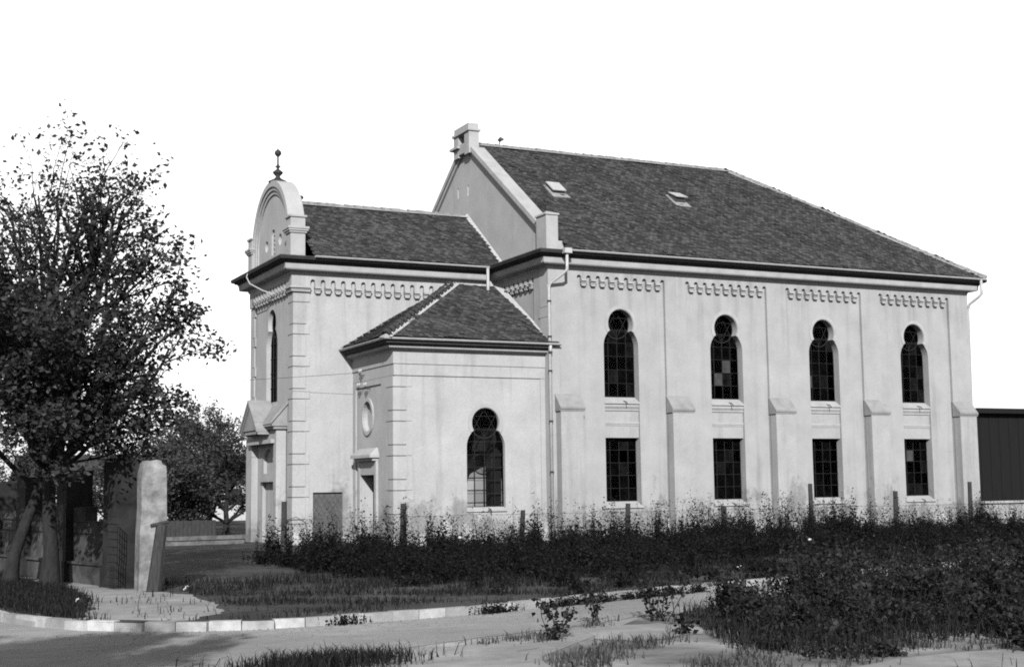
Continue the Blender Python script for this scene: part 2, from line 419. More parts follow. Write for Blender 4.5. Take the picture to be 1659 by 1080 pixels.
# --- nave walls
def nwin(i): return A0 + i * BAY + WW / 2
S0 = south(0.0); W0 = west(0.0)
mb = MB()
holes = [keyhole(nwin(i), 1.12, 6.88)[0] for i in range(4)]
mb.plate(rect(0, L, 0, 10.2), holes, S0, 0.0, 0.325, edge=False)
nave_wall = syn(mb.build('nave_wall', 'plaster_nave_dim'))
for k in range(5):
    x0 = -0.12 if k == 0 else 0.14 + k * BAY; x1 = 1.04 + k * BAY if k < 4 else L + 0.12
    syn(MB().box(x0, x1, -0.12, -0.002, 0, 9.02).build('pilaster', 'plaster_nave_dim'))
for i in range(4):
    P, cor = crenel(1.04 + i * BAY, 4.70 + i * BAY, 0.72, 9.02, 9.36, 10, 0.18)
    U0 = -0.12 if i == 0 else 0.59 + i * BAY; U1 = 0.59 + (i + 1) * BAY if i < 3 else L + 0.12
    fz = syn(MB().prism(frieze_outline(P, 9.02, U0, U1, 9.60), S0, -0.12, -0.002).build('arcaded_frieze', 'plaster_nave_dim'))
    corbels(cor, 9.02, south(-0.12), fz, 0.11)
# west and east and north walls
gab = [(0, 0), (0, zroof(0)), (-YM, zroof(YM)), (-W, zroof(0)), (-W, 0)]
slits = [rect(-7.90, -7.79, 13.55, 13.98), rect(-6.93, -6.82, 13.48, 13.92)]
mb = MB().plate(gab, slits, W0, 0.0, 0.35, edge=False)
gable_wall = syn(mb.build('gable_wall', 'plaster'))
mb = MB()
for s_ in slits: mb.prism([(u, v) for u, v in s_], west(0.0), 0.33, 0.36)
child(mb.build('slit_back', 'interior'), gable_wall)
P, cor = crenel(-4.24, -0.98, 0.0, 9.02, 9.36, 9, 0.18)
mb = MB().plate(rect(-4.24, 0.0, -0.0, 9.60), [[(u, max(v, 0.01)) for u, v in P]], W0, -0.12, -0.002)
wpil = syn(mb.build('pilaster_layer', 'plaster')); corbels(cor, 9.02, west(-0.12), wpil, 0.11)
mb = MB(); mb.quad((L, 0, 0), (L, W, 0), (L, W, 10.2), (L, 0, 10.2)); mb.quad((L, W, 0), (0, W, 0), (0, W, 10.2), (L, W, 10.2))
syn(mb.build('plain_wall', 'plaster'))
mb = MB().box(L + 0.003, L + 0.1, 0.002, 0.9, 0, 9.75); syn(mb.build('pilaster', 'plaster_nave_dim'))
# plinth
for i in range(4): syn(MB().box(1.042 + i * BAY, 4.698 + i * BAY, -0.10, -0.003, 0.0, 0.70).build('plinth', 'plaster_nave_dim'))
# inside
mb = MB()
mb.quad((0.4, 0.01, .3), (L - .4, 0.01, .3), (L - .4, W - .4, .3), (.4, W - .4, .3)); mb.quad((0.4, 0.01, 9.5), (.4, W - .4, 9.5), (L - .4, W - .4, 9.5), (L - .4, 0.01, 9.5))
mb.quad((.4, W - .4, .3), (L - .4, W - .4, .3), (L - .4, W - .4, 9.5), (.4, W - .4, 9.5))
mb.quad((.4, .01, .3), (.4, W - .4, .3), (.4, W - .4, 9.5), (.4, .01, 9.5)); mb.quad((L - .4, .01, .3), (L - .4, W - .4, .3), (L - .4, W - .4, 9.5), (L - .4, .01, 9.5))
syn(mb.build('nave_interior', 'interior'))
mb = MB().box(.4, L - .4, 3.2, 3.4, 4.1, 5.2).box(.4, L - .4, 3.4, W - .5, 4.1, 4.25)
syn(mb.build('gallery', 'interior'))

# --- buttresses
for k in range(5):
    x0 = 0.12 if k == 0 else 0.14 + k * BAY
    x1 = 1.02 + k * BAY if k else 1.02
    mb = MB().box(x0, x1, -0.48, -0.103, 0, 4.52).box(x0 - .03, x1 + .03, -0.53, -0.103, 0, 0.68)
    bt = syn(mb.build('buttress', 'plaster_nave_dim'))
    yz = [(-0.101, 4.50), (-0.50, 4.50), (-0.50, 4.54), (-0.53, 4.56), (-0.54, 4.63), (-0.101, 5.14)]
    mb = MB(); n = len(yz)
    mb.add([(x0 - .04, y, z) for y, z in yz] + [(x1 + .05, y, z) for y, z in yz],
           [tuple(range(n)), tuple(range(n, 2 * n))[::-1]] + [(i, (i + 1) % n, (i + 1) % n + n, i + n) for i in range(n)])
    child(mb.build('weathering', 'weathered'), bt)

# --- windows
def make_window(name, fr, c, zb, zs, depth, cols, rows, seed, missing=(), boarded=(), star=False, head=True, ztop=None, r=0.72, label=None):
    rg = random.Random(seed)
    mb = MB(); t = 0.0075
    w0, w1 = c - r - 0.02, c + r + 0.02
    if head:
        _, zc = keyhole(c, zb, zs); zt = zs + 0.62
    else: zt = ztop
    us = [w0 + (w1 - w0) * k / cols for k in range(cols + 1)]; vs = [zb + (zt - zb) * k / rows for k in range(rows + 1)]
    for u in us: mb.prism(rect(u - t, u + t, zb - .02, zt), fr, depth - 0.02, depth + 0.025)
    for v in vs: mb.prism(rect(w0, w1, v - t, v + t), fr, depth - 0.024, depth + 0.02)
    if head:
        n = 24
        for k in range(n):
            a, b = 2 * math.pi * k / n, 2 * math.pi * (k + 1) / n
            q = [(c + R * math.cos(x), zc + R * math.sin(x)) for R, x in ((0.497, a), (0.53, a), (0.53, b), (0.497, b))]
            mb.prism(q, fr, depth - 0.022, depth + 0.02)
        if star:
            for s0 in (90, 270):
                pts = [Vector((c + 0.48 * math.cos(math.radians(s0 + 120 * k)), zc + 0.48 * math.sin(math.radians(s0 + 120 * k)))) for k in range(3)]
                for a, b in zip(pts, pts[1:] + pts[:1]):
                    d = (b - a).normalized(); nn = Vector((-d.y, d.x)) * 0.007
                    mb.prism([tuple(a - nn), tuple(b - nn), tuple(b + nn), tuple(a + nn)], fr, depth - 0.015, depth + 0.01)
    win = syn(mb.build(name, 'bar'))
    if label: win['label'] = label
    for i in range(cols):
        for j in range(rows):
            if (i, j) in missing: continue
            m = 'board' if (i, j) in boarded else rg.choice(('glass', 'glass', 'glass', 'glass', 'dusty_sheen', 'dusty_sheen', 'dusty_sheen', 'dusty_sheen_more'))
            q = [(us[i], vs[j]), (us[i + 1], vs[j]), (us[i + 1], vs[j + 1]), (us[i], vs[j + 1])]
            ds = [depth + rg.uniform(-.006, .006) for _ in range(4)]
            p = MB(); p.add([fr(u, v, d) for (u, v), d in zip(q, ds)], [(0, 1, 2, 3)])
            pane = child(p.build('pane', m), win)
            if m == 'board': pane['label'] = 'pale pane for a board and for daylight seen through'
    if head:
        p = MB(); n = 24; p.add([fr(c + 0.5 * math.cos(2 * math.pi * k / n), zc + 0.5 * math.sin(2 * math.pi * k / n), depth + .003) for k in range(n)], [tuple(range(n))])
        child(p.build('round_pane', 'glass'), win)
    return win

def sill(win, fr, c, w, z_back, z_front, depth, out=0.05, spout=True):
    q = [(depth + .03, z_back), (-out, z_front), (-out, z_front - .05), (depth + .03, z_front - .05)]
    mb = MB(); n = 4
    mb.add([fr(c - w, z, d) for d, z in q] + [fr(c + w, z, d) for d, z in q], [tuple(range(n)), tuple(range(n, 2 * n))[::-1]] + [(i, (i + 1) % n, (i + 1) % n + n, i + n) for i in range(n)])
    child(mb.build('sill', 'trim'), win)
    if spout:
        mb = MB().tube([fr(c + .1, z_front + .06, .1), fr(c + .1, z_front + .02, -.12), fr(c + .1, z_front - .06, -.2)], .016, 6)
        child(mb.build('drip_spout', 'iron'), win)

def surround(win, fr, c, zs, zb):
    P, zc = keyhole(c, zb, zs); Q, _ = keyhole(c, zb, zs, r=0.80, rc=0.62, neck=0.55)
    mb = MB()
    ring = []
    for k in range(25):
        t = math.radians(-30 + 240 * k / 24); ring.append((c + 0.66 * math.cos(t), zc + 0.66 * math.sin(t)))
    for k in range(24, -1, -1):
        t = math.radians(-30 + 240 * k / 24); ring.append((c + 0.535 * math.cos(t), zc + 0.535 * math.sin(t)))
    mb.prism(ring, fr, -0.022, -0.002)
    child(mb.build('hood_mould', 'trim'), win)

for i in range(4):
    c = nwin(i)
    up = make_window('keyhole_window', S0, c, 5.08, 6.88, 0.32, 4, 5, 30 + i, missing=[(1, 0)] if i == 1 else [], boarded=[[], [(2, 2), (1, 1)], [(0, 1)], []][i], star=True)
    sill(up, S0, c, 0.715, 5.08, 4.86, 0.32, 0.02); surround(up, S0, c, 6.88, 5.0)
    lo = make_window('square_window', S0, c, 1.36, 0, 0.32, 4, 5, 60 + i, missing=[(2, 3)] if i == 0 else [], boarded=[[], [], [], [(1, 3)]][i], head=False, ztop=3.62)
    sill(lo, S0, c, 0.76, 1.36, 1.16, 0.32, 0.06)
    mb = MB().prism(rect(c - .716, c + .716, 3.60, 4.83), S0, 0.09, 0.40)
    spn = syn(mb.build('spandrel_panel', 'plaster_nave_dim'))
    mb = MB()
    for z0, z1, d in ((4.70, 4.80, .03), (4.655, 4.70, .06), (4.57, 4.63, .05), (4.10, 4.17, .05), (4.04, 4.10, .07)): mb.prism(rect(c - .716, c + .716, z0, z1), S0, d, 0.088)
    child(mb.build('moulding', 'trim'), spn)

# --- cornices
NP = [(0.0, 9.54), (0.125, 9.54), (0.15, 9.62), (0.40, 9.66), (0.43, 9.70), (0.45, 9.88), (0.0, 9.88)]
EP = [(0.0, 9.882), (0.47, 9.882), (0.49, 9.93), (0.57, 9.94), (0.58, 9.985), (0.67, 9.995), (0.70, 10.08), (0.70, 10.12), (0.0, 10.14)]
npath = [(0, Y1 + 0.3), (0, 0), (L, 0), (L, W)]; fpath = [(-0.1, Y2), (XF, Y2), (XF, Y1), (-0.62, Y1)]
corn = syn(sweep(NP, npath).build('nave_cornice', 'trim'))
child(sweep(EP, npath).build('eaves_moulding', 'eaves'), corn)
fcorn = syn(sweep([(o, z - 0.05) for o, z in NP], fpath).build('vestibule_cornice', 'trim'))
child(sweep([(o, z - 0.05) for o, z in EP], fpath).build('eaves_moulding', 'eaves'), fcorn)
ftop = syn(MB().box(XF - .5, -0.1, Y1 - .5, Y2 + .5, 10.0, 10.03).build('cornice_top', 'trim'))
AP = [(0.0, 6.44), (0.078, 6.44), (0.10, 6.50), (0.27, 6.545), (0.30, 6.57), (0.30, 6.64), (0, 6.64)]
AE = [(0.0, 6.642), (0.33, 6.642), (0.36, 6.68), (0.45, 6.69), (0.47, 6.76), (0.48, 6.80), (0.48, 6.83), (0, 6.84)]
apath = [(XA, Y1 - .09), (XA, YA), (-0.11, YA)]
acorn = syn(sweep(AP, apath).build('annex_cornice', 'trim'))
child(sweep(AE, apath).build('eaves_moulding', 'eaves'), acorn)
def gut(out, z, path, name, r=0.07):
    pr = [(out + r * math.cos(t), z + r * math.sin(t)) for t in [math.pi + math.pi * k / 8 for k in range(9)]]
    pr += [(out + (r - .012) * math.cos(t), z + .004 + (r - .012) * math.sin(t)) for t in [2 * math.pi - math.pi * k / 8 for k in range(9)]]
    return syn(sweep(pr, path).build(name, 'zinc', smooth=False))
g1 = gut(0.75, 10.13, [(0.45, 0), (L + 0.55, 0)], 'gutter')
g2 = gut(0.75, 10.08, [(XF + 0.55, Y1), (-0.6, Y1)], 'gutter')
g3 = gut(0.53, 6.86, [(XA - .0, Y1 - .02), (XA, YA), (0.28, YA)], 'gutter')

# --- front block
SF = south(Y1); WF = west(XF)
mb = MB().plate(notch(XF, -.003, 10.0, -7.27, -6.18, 1.80), [], SF, 0.0, 0.4, edge=False).add([SF(u, v, d) for u, v, d in ((-7.27, 0, 0), (-7.27, 1.8, 0), (-6.18, 1.8, 0), (-6.18, 0, 0), (-7.27, 0, .3), (-7.27, 1.8, .3), (-6.18, 1.8, .3), (-6.18, 0, .3))], [(0, 1, 5, 4), (1, 2, 6, 5), (2, 3, 7, 6)])
front_wall = syn(mb.build('vestibule_wall', 'plaster'))
fw_c = -YM
P, zc = keyhole(fw_c, 5.1, 7.22)
mb = MB().plate(rect(-Y2, -Y1, 0, 10.0), [P], WF, 0.0, 0.185, edge=False); child(mb.build('wall_face', 'plaster'), front_wall)
mb = MB().quad((XF, Y2, 0), (-.003, Y2, 0), (-.003, Y2, 10), (XF, Y2, 10)); child(mb.build('wall_face', 'plaster'), front_wall)
Pc, cor = crenel(-7.42, -0.40, 0.02, 8.88, 9.33, 19, 0.17)
mb = MB().prism(frieze_outline(Pc, 8.88, XF - .12, -0.123, 9.55), SF, -0.12, -0.002)
fl = syn(mb.build('arcaded_frieze', 'plaster')); corbels(cor, 8.88, south(Y1 - .12), fl, 0.11)
Pc, cor = crenel(-Y2 + .58, -Y1 - .58, 0.02, 8.88, 9.33, 12, 0.17)
mb = MB().prism(frieze_outline(Pc, 8.88, -Y2, -Y1, 9.55), WF, -0.12, -0.002)
fl = syn(mb.build('arcaded_frieze', 'plaster')); corbels(cor, 8.88, west(XF - .12), fl, 0.11)
for z0, z1, d in ((9.045, 9.07, .045), (9.005, 9.045, .065), (8.94, 8.965, .02)):
    child(MB().box(XF - .12 - d, -7.42, Y1 - .12 - d, Y1 + .56, z0, z1).build('corner_moulding', 'trim'), fl)
fwin = make_window('keyhole_window', WF, fw_c, 5.12, 7.22, 0.18, 4, 5, 90)
sill(fwin, WF, fw_c, 0.72, 5.12, 4.98, .18, .04, False)
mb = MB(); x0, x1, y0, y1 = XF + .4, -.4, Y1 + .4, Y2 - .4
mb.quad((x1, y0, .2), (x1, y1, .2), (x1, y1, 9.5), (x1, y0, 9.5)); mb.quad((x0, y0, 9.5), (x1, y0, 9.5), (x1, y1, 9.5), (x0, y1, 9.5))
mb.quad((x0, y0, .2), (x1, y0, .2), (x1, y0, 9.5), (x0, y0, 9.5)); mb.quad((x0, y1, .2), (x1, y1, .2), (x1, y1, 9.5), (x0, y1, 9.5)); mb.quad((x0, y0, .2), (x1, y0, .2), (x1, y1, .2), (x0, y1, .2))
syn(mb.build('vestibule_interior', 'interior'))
# side door of sheet metal with a lattice
mb = MB().prism(rect(-7.26, -6.19, .02, 1.79), SF, 0.10, 0.14); dr = syn(mb.build('lattice_door', 'steel'))
mb = MB()
for s_ in (-1, 1):
    for k in range(-14, 15):
        u = -6.725 + k * 0.2; a = Vector((u - s_ * 0.55, 0.0)); b = Vector((u + s_ * 0.55, 1.76))
        pts = []
        for t in (0.0, 1.0):
            pass
        # clip to the leaf
        t0, t1 = 0.0, 1.0; d = b - a
        for lim, sg in ((-7.22, 1), (-6.23, -1)):
            if abs(d.x) > 1e-6:
                tt = (lim - a.x) / d.x
                if sg * d.x > 0: t0 = max(t0, tt)
                else: t1 = min(t1, tt)
        if t1 - t0 < 0.05: continue
        p0, p1 = a + d * t0, a + d * t1
        mb.tube([SF(p0.x, p0.y + .02, .09), SF(p1.x, p1.y + .02, .09)], .009, 4)
child(mb.build('lattice', 'wire'), dr)
# quoins
def quoins(xc, yc, ztop, zbot, phase, parent, w_long, w_short, tall=0.78, short=0.365):
    z = ztop; k = phase
    child(MB().box(xc, xc + w_short - .03, yc, yc + w_short - .03, zbot + .05, ztop).build('quoin_shade_core', 'steel'), parent)  # dark core added behind the stones to deepen the groove shadow
    while z > zbot + 0.06:
        h = tall if k % 2 == 0 else short; w = w_short if k % 2 == 0 else w_long
        z0 = max(z - h, zbot)
        mb = MB().box(xc - .014, xc + w, yc - .014, yc + w, z0 + .032, z)
        child(mb.build('quoin_stone', 'plaster'), parent)
        z = z0; k += 1
quoins(XF - .018, Y1 - .018, 8.86, 0.7, 1, front_wall, .60, .46)
mbn = 0
z = 8.86; k = 1
while z > 0.9:
    h = .78 if k % 2 == 0 else .365; w = .46 if k % 2 == 0 else .60
    child(MB().box(XF - .055, XF - .002, Y2 - w, Y2 + .035, z - h + .016, z).build('quoin_stone', 'plaster'), front_wall); z -= h; k += 1
z = 8.95; k = 0
for _ in range(4):
    h = .78 if k % 2 == 0 else .365; w = .46 if k % 2 == 0 else .60
    child(MB().box(-.145, -.118, -.119, w, z - h + .016, z).build('quoin_stone', 'plaster'), gable_wall); z -= h; k += 1

# --- annex
SA = south(YA); WA = west(XA)
P, zc = keyhole(-2.41, 1.08, 3.28)
mb = MB().plate(rect(XA, -0.003, 0, 6.6), [P], SA, 0.0, 0.16, edge=False)
annex = syn(mb.build('annex_wall', 'plaster'))
circ = [(-2.78 + .46 * math.cos(2 * math.pi * k / 28), 4.40 + .52 * math.sin(2 * math.pi * k / 28)) for k in range(28)]
door_o = rect(-3.42, -1.98, 0.02, 2.38)
mb = MB().plate(notch(-Y1, -YA, 6.6, -3.42, -1.98, 2.38), [circ], WA, 0.0, 0.45, edge=False).add([WA(u, v, d) for u, v, d in ((-3.42, 0, 0), (-3.42, 2.38, 0), (-1.98, 2.38, 0), (-1.98, 0, 0), (-3.42, 0, .44), (-3.42, 2.38, .44), (-1.98, 2.38, .44), (-1.98, 0, .44))], [(0, 1, 5, 4), (1, 2, 6, 5), (2, 3, 7, 6)]); child(mb.build('annex_wall_face', 'plaster'), annex)
mb = MB().plate(notch(-Y1 + .003, -YA, 5.65, -3.95, -1.40, 5.45), [], WA, -0.05, -0.002, edge=False).add([WA(u, v, d) for u, v, d in ((-3.95, 0, -.05), (-3.95, 5.45, -.05), (-1.40, 5.45, -.05), (-1.40, 0, -.05), (-3.95, 0, -.002), (-3.95, 5.45, -.002), (-1.40, 5.45, -.002), (-1.40, 0, -.002))], [(0, 1, 5, 4), (1, 2, 6, 5), (2, 3, 7, 6)]); child(mb.build('panel_frame', 'plaster'), annex)
for nm, z0, z1, d in (('frieze_band', 6.045, 6.44, .075), ('string_band', 5.66, 6.038, .045)):
    child(sweep([(0, z0), (d, z0), (d, z1), (0, z1)], [(XA, Y1 - .003), (XA, YA), (-.11, YA)]).build(nm, 'plaster'), annex)
child(sweep([(0, 0), (.06, 0), (.06, .70), (0, .73)], [(XA, YA + .3), (XA, YA), (-.11, YA)]).build('annex_plinth', 'plaster'), annex)
child(MB().box(-.30, -.11, YA - .03, YA - .002, .73, 5.65).build('end_strip', 'plaster'), annex)
quoins(XA - .052, YA - .006, 5.62, 0.75, 1, annex, .66, .48)
mb = MB()
ring = []
for k in range(29): t = 2 * math.pi * k / 28; ring.append((-2.78 + .47 * math.cos(t), 4.40 + .53 * math.sin(t)))
for k in range(28):
    (a, b), (c_, d_) = ring[k], ring[k + 1]
    def sc(p, f): return (-2.78 + (p[0] + 2.78) * f, 4.40 + (p[1] - 4.40) * f)
    mb.prism([(a, b), (c_, d_), sc((c_, d_), 1.24), sc((a, b), 1.24)], WA, -0.055, -0.002)
rw = syn(mb.build('blind_oculus', 'trim')); 
mb = MB().prism(circ, WA, 0.14, 0.18); child(mb.build('infill', 'plaster'), rw)
# door with panels, and its hood
mb = MB().prism(rect(-3.40, -2.0, .02, 2.36), WA, .40, .44)
ad = syn(mb.build('annex_door', 'door'))
mb = MB()
for u0, u1 in ((-3.32, -2.76), (-2.64, -2.08)):
    for z0, z1 in ((.2, .95), (1.1, 2.25)): mb.prism(rect(u0, u1, z0, z1), WA, .375, .398)
child(mb.build('door_panel', 'door'), ad)
mb = MB()
mb.prism(rect(-3.62, -1.78, 2.86, 2.96), WA, -0.22, -0.002); mb.prism(rect(-3.70, -1.70, 2.96, 3.06), WA, -0.34, -0.002)
mb.prism(rect(-3.60, -3.42, .3, 2.86), WA, -0.09, -0.003); mb.prism(rect(-1.98, -1.80, .3, 2.86), WA, -0.09, -0.003); mb.prism(rect(-3.42, -1.98, 2.38, 2.86), WA, -0.07, -0.003)
q = [(-3.70, 3.06), (-1.70, 3.06), (-1.86, 3.30), (-3.54, 3.30)]
mb.add([WA(u, z, -.34 if k < 2 else -.05) for k, (u, z) in enumerate(q)] + [WA(-3.70, 3.06, -.002), WA(-1.70, 3.06, -.002), WA(-1.86, 3.30, -.002), WA(-3.54, 3.30, -.002)], [(0, 1, 2, 3), (0, 3, 7, 4), (1, 5, 6, 2), (3, 2, 6, 7)])
syn(mb.build('door_hood', 'trim'))
aw = make_window('keyhole_window', SA, -2.41, 1.26, 3.28, 0.15, 4, 6, 77, missing=[(0, 0), (0, 1)], star=True)
sill(aw, SA, -2.41, 0.75, 1.26, 1.14, 0.15, 0.06); surround(aw, SA, -2.41, 3.28, 1.2)
mb = MB()
mb.quad((XA + .4, 2.5, .2), (-.1, 2.5, .2), (-.1, 2.5, 6.3), (XA + .4, 2.5, 6.3)); mb.quad((XA + .4, YA, .2), (-.1, YA, .2), (-.1, 2.5, .2), (XA + .4, 2.5, .2))
mb.quad((-.1, YA, .2), (-.1, 2.5, .2), (-.1, 2.5, 6.3), (-.1, YA, 6.3)); mb.quad((XA + .46, YA, .2), (XA + .46, 2.5, .2), (XA + .46, 2.5, 6.3), (XA + .46, YA, 6.3)); mb.quad((XA + .46, YA, 6.3), (-.1, YA, 6.3), (-.1, 2.5, 6.3), (XA + .46, 2.5, 6.3))
syn(mb.build('annex_interior', 'inplaster'))
mb = MB().prism([(-4.4, 1.85), (-.12, 3.95), (-.12, 5.2), (-4.4, 3.1)], south(1.7), 0.0, 0.7); mb.box(-1.75, -1.35, 1.3, 1.7, .2, 4.2)
st = syn(mb.build('staircase', 'interior'))
mb = MB().prism([(-4.4, 3.35), (-.12, 5.45), (-.12, 5.6), (-4.4, 3.5)], south(1.62), 0.0, 0.06); child(mb.build('handrail', 'inplaster'), st)
mb = MB(); mb.box(XA + .46, XA + .5, 1.9, 3.5, .02, 2.5); syn(mb.build('door_reveal_back', 'interior'))
for (yy, zz) in ((3.06, 5.86), (3.22, 5.38), (2.56, 5.35)):
    mb = MB().tube([(XA, yy, zz), (XA - .22, yy, zz), (XA - .24, yy, zz + .06)], .014, 6)
    for s_ in (-.09, .09): mb.tube([(XA - .2, yy + s_ * .2, zz + .02), (XA - .2, yy + s_, zz + .12)], .012, 6)
    ins = syn(mb.build('insulator_bracket', 'iron'))
    mb = MB()
    for s_ in (-.09, .09): mb.lathe([(.0, -.01), (.035, 0), (.03, .05), (.045, .06), (.02, .11), (0, .115)], (XA - .2, yy + s_, zz + .1), 8)
    child(mb.build('insulator', 'white', smooth=True), ins)

# --- roofs
def tiles(O, U, V, poly, parent, tw=0.18, ex=0.145, seed=1, name='roof_tiles'):
    O, U, V = (np.array(x, float) for x in (O, U, V)); N = np.cross(U, V)
    if N[2] < 0: N = -N
    rg = np.random.default_rng(seed); pu = np.array(poly, float)
    u0, v0 = pu.min(0); u1, v1 = pu.max(0)
    us, vs = [], []
    for r in range(int((v1 - v0) / ex) + 1):
        x = np.arange(u0 - tw, u1 + tw, tw) + (tw / 2 if r % 2 else 0)
        us.append(x); vs.append(np.full(len(x), v0 + r * ex))
    u = np.concatenate(us); v = np.concatenate(vs); ins = np.ones(len(u), bool)
    a = sum(pu[i][0] * pu[(i + 1) % len(pu)][1] - pu[(i + 1) % len(pu)][0] * pu[i][1] for i in range(len(pu)))
    for i in range(len(pu)):
        p, q = pu[i], pu[(i + 1) % len(pu)]
        ins &= ((q[0] - p[0]) * (v + ex * .3 - p[1]) - (q[1] - p[1]) * (u - p[0])) * np.sign(a) >= -0.02
    u, v = u[ins], v[ins]; n = len(u)
    u = u + rg.normal(0, .006, n); v = v + rg.normal(0, .009, n); h = .065 + rg.normal(0, .006, n) + (rg.random(n) < .03) * .02
    h = h + .022 * np.sin(u * 1.1 + seed) * np.sin(v * 1.5 + .7) + .014 * np.sin(u * 2.9 + v * 1.3)
    v = v - (rg.random(n) < .006) * .07
    w = tw / 2 - .004; sk = rg.normal(0, .006, n); ln = ex * 1.45; th = .02
    def P(du, dv, hh): return O + np.outer(u + du, U) + np.outer(v + dv, V) + np.outer(hh, N)
    Vv = np.stack([P(-w, sk, h), P(w, -sk, h), P(w, ln, h - .027), P(-w, ln, h - .027), P(-w, sk, h - th), P(w, -sk, h - th)], 1).reshape(-1, 3)
    k = np.arange(n)[:, None] * 6
    F = np.concatenate([k + np.array([0, 1, 2, 3]), k + np.array([4, 5, 1, 0])])
    me = arrays_mesh(name, Vv, F); o = child(link(name, me, 'tile'), parent); o['kind'] = 'stuff'
    return o

def deck(name, quads, m='tile'):
    mb = MB()
    for q in quads: mb.quad(*q)
    return syn(mb.build(name, m))

def halfround(r, ln, n=6):
    mb = MB()
    for x, rr in ((0, r * 1.06), (ln, r * .9)):
        for k in range(n + 1): t = math.pi * k / n; mb.v.append((x, rr * math.cos(t), rr * math.sin(t) - .02))
    for k in range(n): mb.f.append((k, k + 1, k + n + 2, k + n + 1))
    for x0, rr in ((0, r * .86),):
        b = len(mb.v)
        for k in range(n + 1): t = math.pi * k / n; mb.v.append((x0, rr * math.cos(t), rr * math.sin(t) - .02))
        for k in range(n): mb.f.append((k, b + k, b + k + 1, k + 1))
    return mb
rt_me = halfround(.13, .42).mesh('ridge_tile'); rt_me.materials.append(MT['ridge'])
rd_me = halfround(.16, .27).mesh('hip_tile'); rd_me.materials.append(MT['ridge_dark'])
rr_ = random.Random(8)
def ridge(A, B, me, parent, step, name='ridge_tile', mortar=0.0, lift=0.03):
    A, B = Vector(A), Vector(B); d = (B - A); ln = d.length; d /= ln
    side = d.cross(Vector((0, 0, 1))).normalized(); upn = side.cross(d)
    R = Matrix((d, -side, upn)).transposed().to_4x4()
    for k in range(int(ln / step)):
        o = child(link(name, me), parent)
        m = R @ Matrix.Rotation(rr_.uniform(-.04, .04), 4, 'Y') @ Matrix.Rotation(rr_.uniform(-.03, .03), 4, 'Z'); m.translation = A + d * (k * step) + upn * (lift + rr_.uniform(-.008, .012)); o.matrix_basis = m
    if mortar:
        mb = MB()
        mb.add([A + side * mortar - upn * .02, A + upn * .075, A - side * mortar - upn * .02, B + side * mortar - upn * .02, B + upn * .075, B - side * mortar - upn * .02], [(0, 1, 4, 3), (1, 2, 5, 4), (0, 2, 1), (3, 4, 5)])
        child(mb.build('mortar_bed', 'mortar'), parent)

XH = 12.6; ZR = zroof(YM); YE = -0.70; ZE = zroof(YE); XE = L + 0.62
nroof = deck('nave_roof', [[(0.40, YE, ZE), (XE, YE, ZE), (XH, YM, ZR), (0.40, YM, ZR)], [(0.02, W + .7, ZE), (0.02, YM, ZR), (XH, YM, ZR), (XE, W + .7, ZE)], [(XE, YE, ZE), (XE, W + .7, ZE), (XH, YM, ZR)],
                           [(0.40, YE, ZE - .02), (XE, YE, ZE - .02), (XE, W + .7, ZE - .02), (0.40, W + .7, ZE - .02)]])
vl = math.hypot(YM - YE, ZR - ZE)
Vd = Vector((0, YM - YE, ZR - ZE)).normalized()
tiles((0, YE, ZE), (1, 0, 0), Vd, [(0.42, 0), (XE, 0), (XH, vl), (0.42, vl)], nroof, seed=2)
Ve = Vector((XH - XE, 0, ZR - ZE)).normalized(); ve = math.hypot(XH - XE, ZR - ZE)
tiles((XE, YE, ZE), (0, 1, 0), Ve, [(0, 0), (W + 1.4, 0), (YM - YE, ve)], nroof, tw=.3, ex=.22, seed=3)
ridge((0.5, YM, ZR), (XH, YM, ZR), rt_me, nroof, .37, mortar=.2)
ridge((XE, YE, ZE), (XH, YM, ZR), rt_me, nroof, .37, mortar=.17, name='hip_ridge_tile')
# roof hatches
def on_roof(x, y, h=0.0): return Vector((x, y, zroof(y))) + Vector((0, -SLOPE, 1)).normalized() * h
def hatch(x0, x1, y0, y1, open_):
    mb = MB()
    def ring(a, b, c, d, h0, h1):
        q = [(a, c), (b, c), (b, d), (a, d)]
        mb.add([on_roof(x, y, h0) for x, y in q] + [on_roof(x, y, h1) for x, y in q], [(4, 5, 6, 7)] + [(i, (i + 1) % 4, (i + 1) % 4 + 4, i + 4) for i in range(4)])
    ring(x0 - .12, x1 + .12, y0 - .3, y1 + .06, .02, .055); 
    h = child(mb.build('roof_hatch', 'weathered'), nroof)
    mb2 = MB(); mb = mb2
    ring(x0, x1, y0, y1, .055, .2 if open_ else .15)
    child(mb2.build('kerb_box', 'steel'), nroof)
    mb3 = MB()
    lo, hi = (.17, .21) if not open_ else (.30, .34)
    q = [(x0 - .04, y0 - .04, lo), (x1 + .04, y0 - .04, lo), (x1 + .04, y1 + .02, .17), (x0 - .04, y1 + .02, .17)]
    mb3.add([on_roof(x, y, hh) for x, y, hh in q] + [on_roof(x, y, hh + .035) for x, y, hh in q], [(3, 2, 1, 0), (4, 5, 6, 7)] + [(i, (i + 1) % 4, (i + 1) % 4 + 4, i + 4) for i in range(4)])
    child(mb3.build('hatch_lid', 'zinc'), nroof)
hatch(1.95, 2.45, 3.35, 3.9, False); hatch(7.6, 8.05, 3.5, 4.0, True)
mb = MB().tube([(1.45, YM, ZR + .05), (1.45, YM, ZR + .3)], .02, 6).tube([(1.45, YM, ZR + .28), (1.62, YM, ZR + .38), (1.5, YM, ZR + .42), (1.4, YM, ZR + .3)], .05, 6)
child(mb.build('vent_cowl', 'iron'), nroof)

